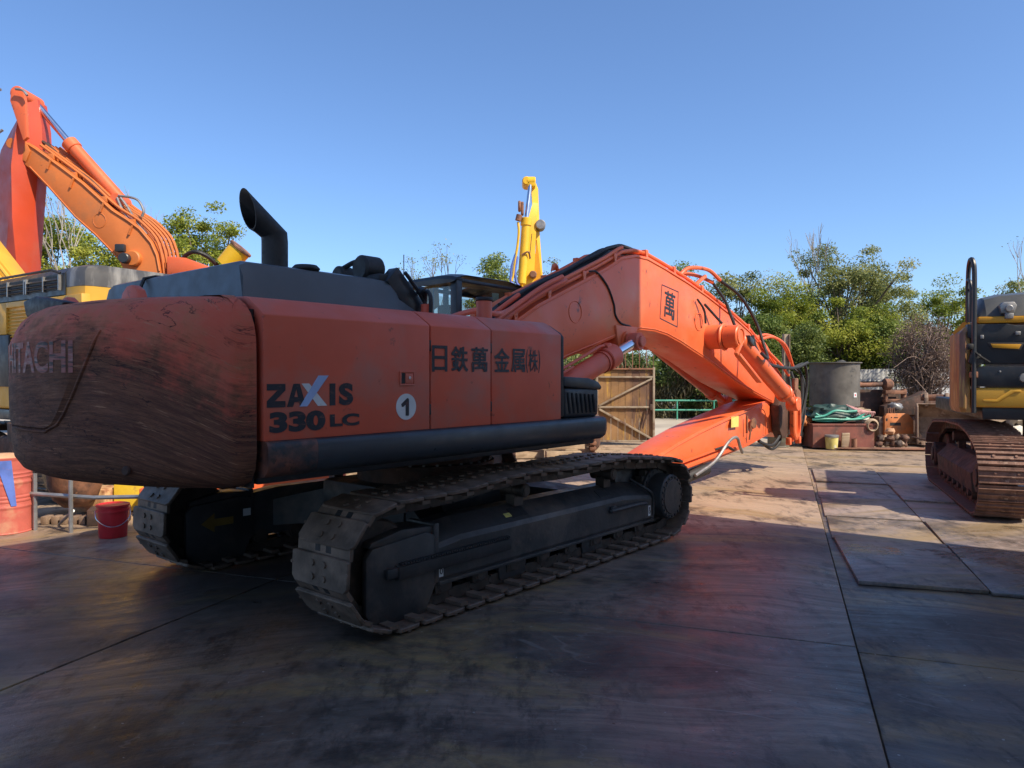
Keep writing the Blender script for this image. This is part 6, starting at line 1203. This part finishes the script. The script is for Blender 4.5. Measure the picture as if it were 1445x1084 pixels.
mb = MB(); mb.box(-.5, 1.3, .3, .6, .2, 1.4, .03); mb.build('body', M['rustdark'], LK)
mb = MB(); mb.lathe([(0, 0), (.05, 0), (.05, .12), (0, .12)], (-.62, -.0, 2.12), 12, (0, 1, 0)); mb.prism([(-.78, 1.86), (-.52, 1.95), (-.52, 2.20), (-.62, 2.24), (-.78, 2.20)], .1, .16, b=.01); mb.build('ear_plate', M['black'], LK)
lump('scrap_casting', 'pale grey broken casting lying on the orange bracket', 'scrap', (10.35, 19.9, .95), (.2, .15, .13), 'steel', 70, .5, 12)
def bucket(label, x, y, rz, s, m):
    T = thing('digging_bucket', label, 'bucket', (x, y, 0), rz, 'excavator buckets'); sec = [(0, .05), (-.42, .03), (-.62, .22), (-.66, .55), (-.5, .80), (-.22, .86)]
    inn = [(a * .93, .04 + b_ * .94) for a, b_ in sec]
    mb = MB(); pl_ = [(-.7 * s, a * s, b_ * s) for a, b_ in sec]; rings = [[(xx * s, -a * s, b_ * s) for a, b_ in sec + inn[::-1]] for xx in (-.62, .62)]; mb.loft(rings); mb.build('shell', M[m], T)
    for xx in (-.65, .62): mb = MB(); mb.prism([(-a * s, b_ * s) for a, b_ in [(0.06, .03)] + sec[1:] + [(-.05, .80), (.04, .3)]], xx * s, (xx + .03) * s, 'x', .006); mb.build('side_plate', M[m], T)
    for k in range(5): xx = -.52 + k * .26; mb = MB(); mb.prism([(.0, .02), (-.16, .03), (-.02, .10), (.06, .11)], (xx - .05) * s, (xx + .05) * s, 'x', .006); mb.build('tooth', M[m], T)
    for xx in (-.50, -.12): mb = MB(); mb.prism([(.24 * s, .80 * s), (.60 * s, .72 * s), (.52 * s, 1.02 * s), (.38 * s, 1.08 * s), (.26 * s, .98 * s)], xx * s, (xx + .07) * s, 'x', .01); mb.build('ear', M[m], T)
    mb = MB(); mb.cyl((-.56 * s, .42 * s, .98 * s), (.02 * s, .42 * s, .98 * s), .07 * s, 16); mb.build('pin', M['rust'], T); return T
bucket('big worn digging bucket half hidden by the right track', 11.15, 18.6, R(-26), 1.25, 'bucket')
bucket('dark rusty bucket behind the worn bucket, partly in shade', 12.9, 20.4, R(-45), 1.3, 'rustdark')
QH = thing('quick_hitch', 'black oily coupler arms lying behind the worn bucket', 'coupler', (11.2, 20.4, 0))
mb = MB(); mb.prism([(-.9, .95), (.0, 1.25), (.25, 1.38), (.4, 1.2), (1.2, 1.1), (1.62, 1.25), (1.75, 1.5), (1.8, 1.1), (1.9, .7), (-.9, .7)], 0, .3, b=.03); mb.build('arm', M['rustdark'], QH)
mb = MB(); mb.box(-.9, 1.9, .1, .5, 0, .7, .03); mb.build('body', M['rustdark'], QH)
for k in range(11): lump('rubble', 'pale broken concrete lump in the heap beyond the right track', 'rubble', (13.2 + (k % 5) * .42 + random.uniform(-.1, .1), 19.5 + random.uniform(-.4, .4), .32 + .42 * (k // 5)), (random.uniform(.25, .42), .3, random.uniform(.2, .32)), ('whiterag', 'timber', 'concrete')[k % 3], 80 + k, .6, 10, 'heap of pale rubble', 3.)
mb = MB(); mb.obox((12.6, 18.8, .75), (.8, .16, .03), (1, .1, .45), (0, 1, 0), (-.45, 0, 1), .005); tag(mb.build('plank', M['timber'], None), 'long pale board sloping under the yellow machine', 'plank')

# ------------------------------------------------------------------ timber stack beyond the front of the red excavator
tp = [(.05, .16, 15.9, .0, .62), (.72, .10, 15.7, .0, .75), (.1, .5, 15.9, .20, .6), (.75, .15, 15.8, .20, .8), (.30, .1, 15.8, .38, .62), (1.15, .2, 16.4, .0, .6), (1.2, .2, 16.4, .22, .55), (1.25, .1, 16.4, .42, .5)]
for k, (x, sk, y, z, L_) in enumerate(tp):
    mb = MB(); mb.beam((x, y, z + .1), (x + L_, y + sk, z + .1), .22, .17, b=.008)
    tag(mb.build('timber_block', M['timber'], None), ['lowest left timber block of the stack under the red doors', 'lowest right front timber block of the stack', 'second-layer timber block at the left of the stack', 'second-layer timber block at the right of the stack', 'topmost timber block of the left pile', 'lowest timber block of the far right pile', 'middle timber block of the far right pile', 'topmost timber block of the far right pile'][k], 'timber', 'stack of timber blocks')
mb = MB()
for k in range(5): mb.box(1.72, 1.86, 16.2, 16.5, .03 + k * .12, .10 + k * .12, .005)
mb.box(1.76, 1.82, 16.25, 16.45, 0, .62, .005); tag(mb.build('spring_stack', M['rust'], None), 'rusty stacked plates at the end of the timber stack', 'scrap')

# ------------------------------------------------------------------ left side: barrel, pipe rail, pail, scrap
BR = thing('barrel', 'dented red steel barrel with a blue stripe and tan lid', 'barrel', (-5.87, 8.5, 0), R(20))
mb = MB(); prof = [(0, 0), (.285, 0), (.29, .01)]
for k in range(60):
    z = .02 + k * .0138; prof.append((.28 + .008 * (1 if (abs(z - .30) < .015 or abs(z - .58) < .015) else 0) + .004 * math.sin(z * 140) * (1 if .33 < z < .46 or .60 < z < .72 else 0), z))
prof += [(.288, .85), (.288, .865), (.27, .866), (.265, .845)]
mb.lathe(prof, (0, 0, 0), 40); mb.build('shell', M['barrel'], BR)
mb = MB(); mb.lathe([(.266, .846), (.2, .875), (.10, .90), (0, .905)], (0, 0, 0), 24); mb.build('lid', M['tan'], BR)
mb = MB(); vs = []; 
for k in range(9):
    z = .84 - k * .065; wd_ = .075 - .006 * k
    for j in (-1, 0, 1): a = R(-76 + 4 * k * .6) + j * wd_ / .29; vs.append((.2915 * math.cos(a), .2915 * math.sin(a), z))
mb.faces(vs, [(3 * i + j, 3 * i + j + 1, 3 * i + j + 4, 3 * i + j + 3) for i in range(8) for j in (0, 1)]); mb.build('paint_stripe', M['blue'], BR)
PL = thing('paint_pail', 'bright red plastic pail with wire handle beside the far track', 'pail', (-4.46, 8.22, 0), R(30))
mb = MB(); mb.lathe([(0, 0), (.135, 0), (.142, .01), (.158, .29), (.170, .29), (.170, .31), (.160, .312), (.163, .345), (.172, .347), (.172, .365), (.15, .37), (.14, .36), (0, .358)], (0, 0, 0), 36); mb.build('body', M['redplastic'], PL)
mb = MB(); mb.tube(smooth([(-.172, 0, .30), (-.16, -.09, .22), (-.06, -.185, .15), (.06, -.185, .15), (.16, -.09, .22), (.172, 0, .30)]), .005, 6); mb.build('handle', M['chrome'], PL)
RA = thing('pipe_rail', 'low grey scaffold pipe rail between the barrel and the red pail', 'railing', (-5.3, 8.5, 0))
mb = MB(); mb.tube([(-.36, .06, .43), (.5, -.06, .40), (1.9, .10, .40)], .024, 8); mb.build('rail', M['steel'], RA)
for x, y, h in ((-.25, .06, .66), (.25, -.08, .60), (1.45, .1, .55)): mb = MB(); mb.tube([(x, y, 0), (x, y, h)], .024, 8); mb.build('post', M['steel'], RA)
mb = MB(); mb.tube([(.24, -.02, .24), (-.12, .3, .02)], .018, 7); mb.build('brace', M['steel'], RA)
HB = thing('scrap_bucket', 'rusty round-bottomed bucket behind the pipe rail', 'bucket', (-5.55, 9.35, .12))
mb = MB(); mb.lathe([(0, 0), (.14, .02), (.25, .12), (.31, .3), (.33, .62), (.30, .62), (.27, .3)], (0, 0, 0), 22); mb.build('shell', M['rust'], HB)
mb = MB(); mb.tube([(-.32, 0, .55), (-.2, -.28, .66), (.2, -.28, .66), (.32, 0, .55)], .02, 6); mb.build('bail', M['rustdark'], HB)
mb = MB()
for k in range(9): mb.box(-5.68 + k * .115, -5.60 + k * .115, 8.85 + .02 * (k % 2), 9.0, 0, .10, .012); mb.cyl((-5.69 + k * .115, 8.92, .05), (-5.58 + k * .115, 8.92, .05), .025, 6)
tag(mb.build('link_chain', M['bucket'], None), 'length of old track chain lying along the pipe rail', 'chain')
def slab(name, label, cat, c, d, rz, m, b=.02):
    mb = MB(); mb.box(-d[0], d[0], -d[1], d[1], 0, d[2], b); o = mb.build(name, M[m], None, loc=c); o.rotation_euler = (0, 0, rz); return tag(o, label, cat)
slab('scrap_block', 'tan flaking steel block beyond the pipe rail', 'scrap', (-5.45, 9.75, .02), (.22, .2, .30), R(-10), 'tanplate')
slab('scrap_block', 'flaking yellow steel block left of the orange one', 'scrap', (-5.02, 9.85, .02), (.22, .2, .36), R(5), 'flakeyellow')
slab('scrap_block', 'bright orange steel block behind the far track', 'scrap', (-4.62, 9.6, .0), (.17, .2, .36), R(8), 'orange')
for k in range(6): slab('pallet_board', 'grey pallet boards stacked behind the yellow block', 'board', (-5.9 + .22 * (k % 3), 11.0 + .1 * k, .18 + .05 * (k % 2)), (.45, .06, .04), R(8 * (k % 3) - 6), 'timber', .006)['group'] = 'grey pallet boards'
mb = MB(); mb.beam((-6.0, 11.2, .30), (-4.9, 10.5, .36), .16, .16, b=.02); tag(mb.build('steel_beam', M['byellow'], None), 'yellow beam lying on top of the scrap row', 'beam')
mb = MB(); mb.beam((-5.0, 10.4, .12), (-3.9, 10.9, .12), .16, .20, b=.02); tag(mb.build('steel_beam', M['flakeyellow'], None), 'low yellow beam behind the red pail', 'beam')
mb = MB(); mb.beam((-4.35, 10.3, .16), (-2.6, 11.3, .16), .4, .34, b=.03); tag(mb.build('steel_beam', M['orange'], None), 'orange painted beam on the ground beyond the far track', 'beam')
mb = MB(); mb.beam((-4.5, 11.8, .15), (-1.2, 13.5, .15), .4, .3, b=.03); tag(mb.build('timber_sleeper', M['timber'], None), 'pale timber sleeper lying beyond the red excavator', 'timber')
slab('dark_block', 'dark oily steel block beside the red pail', 'scrap', (-4.9, 8.95, 0), (.22, .15, .2), R(20), 'rustdark')
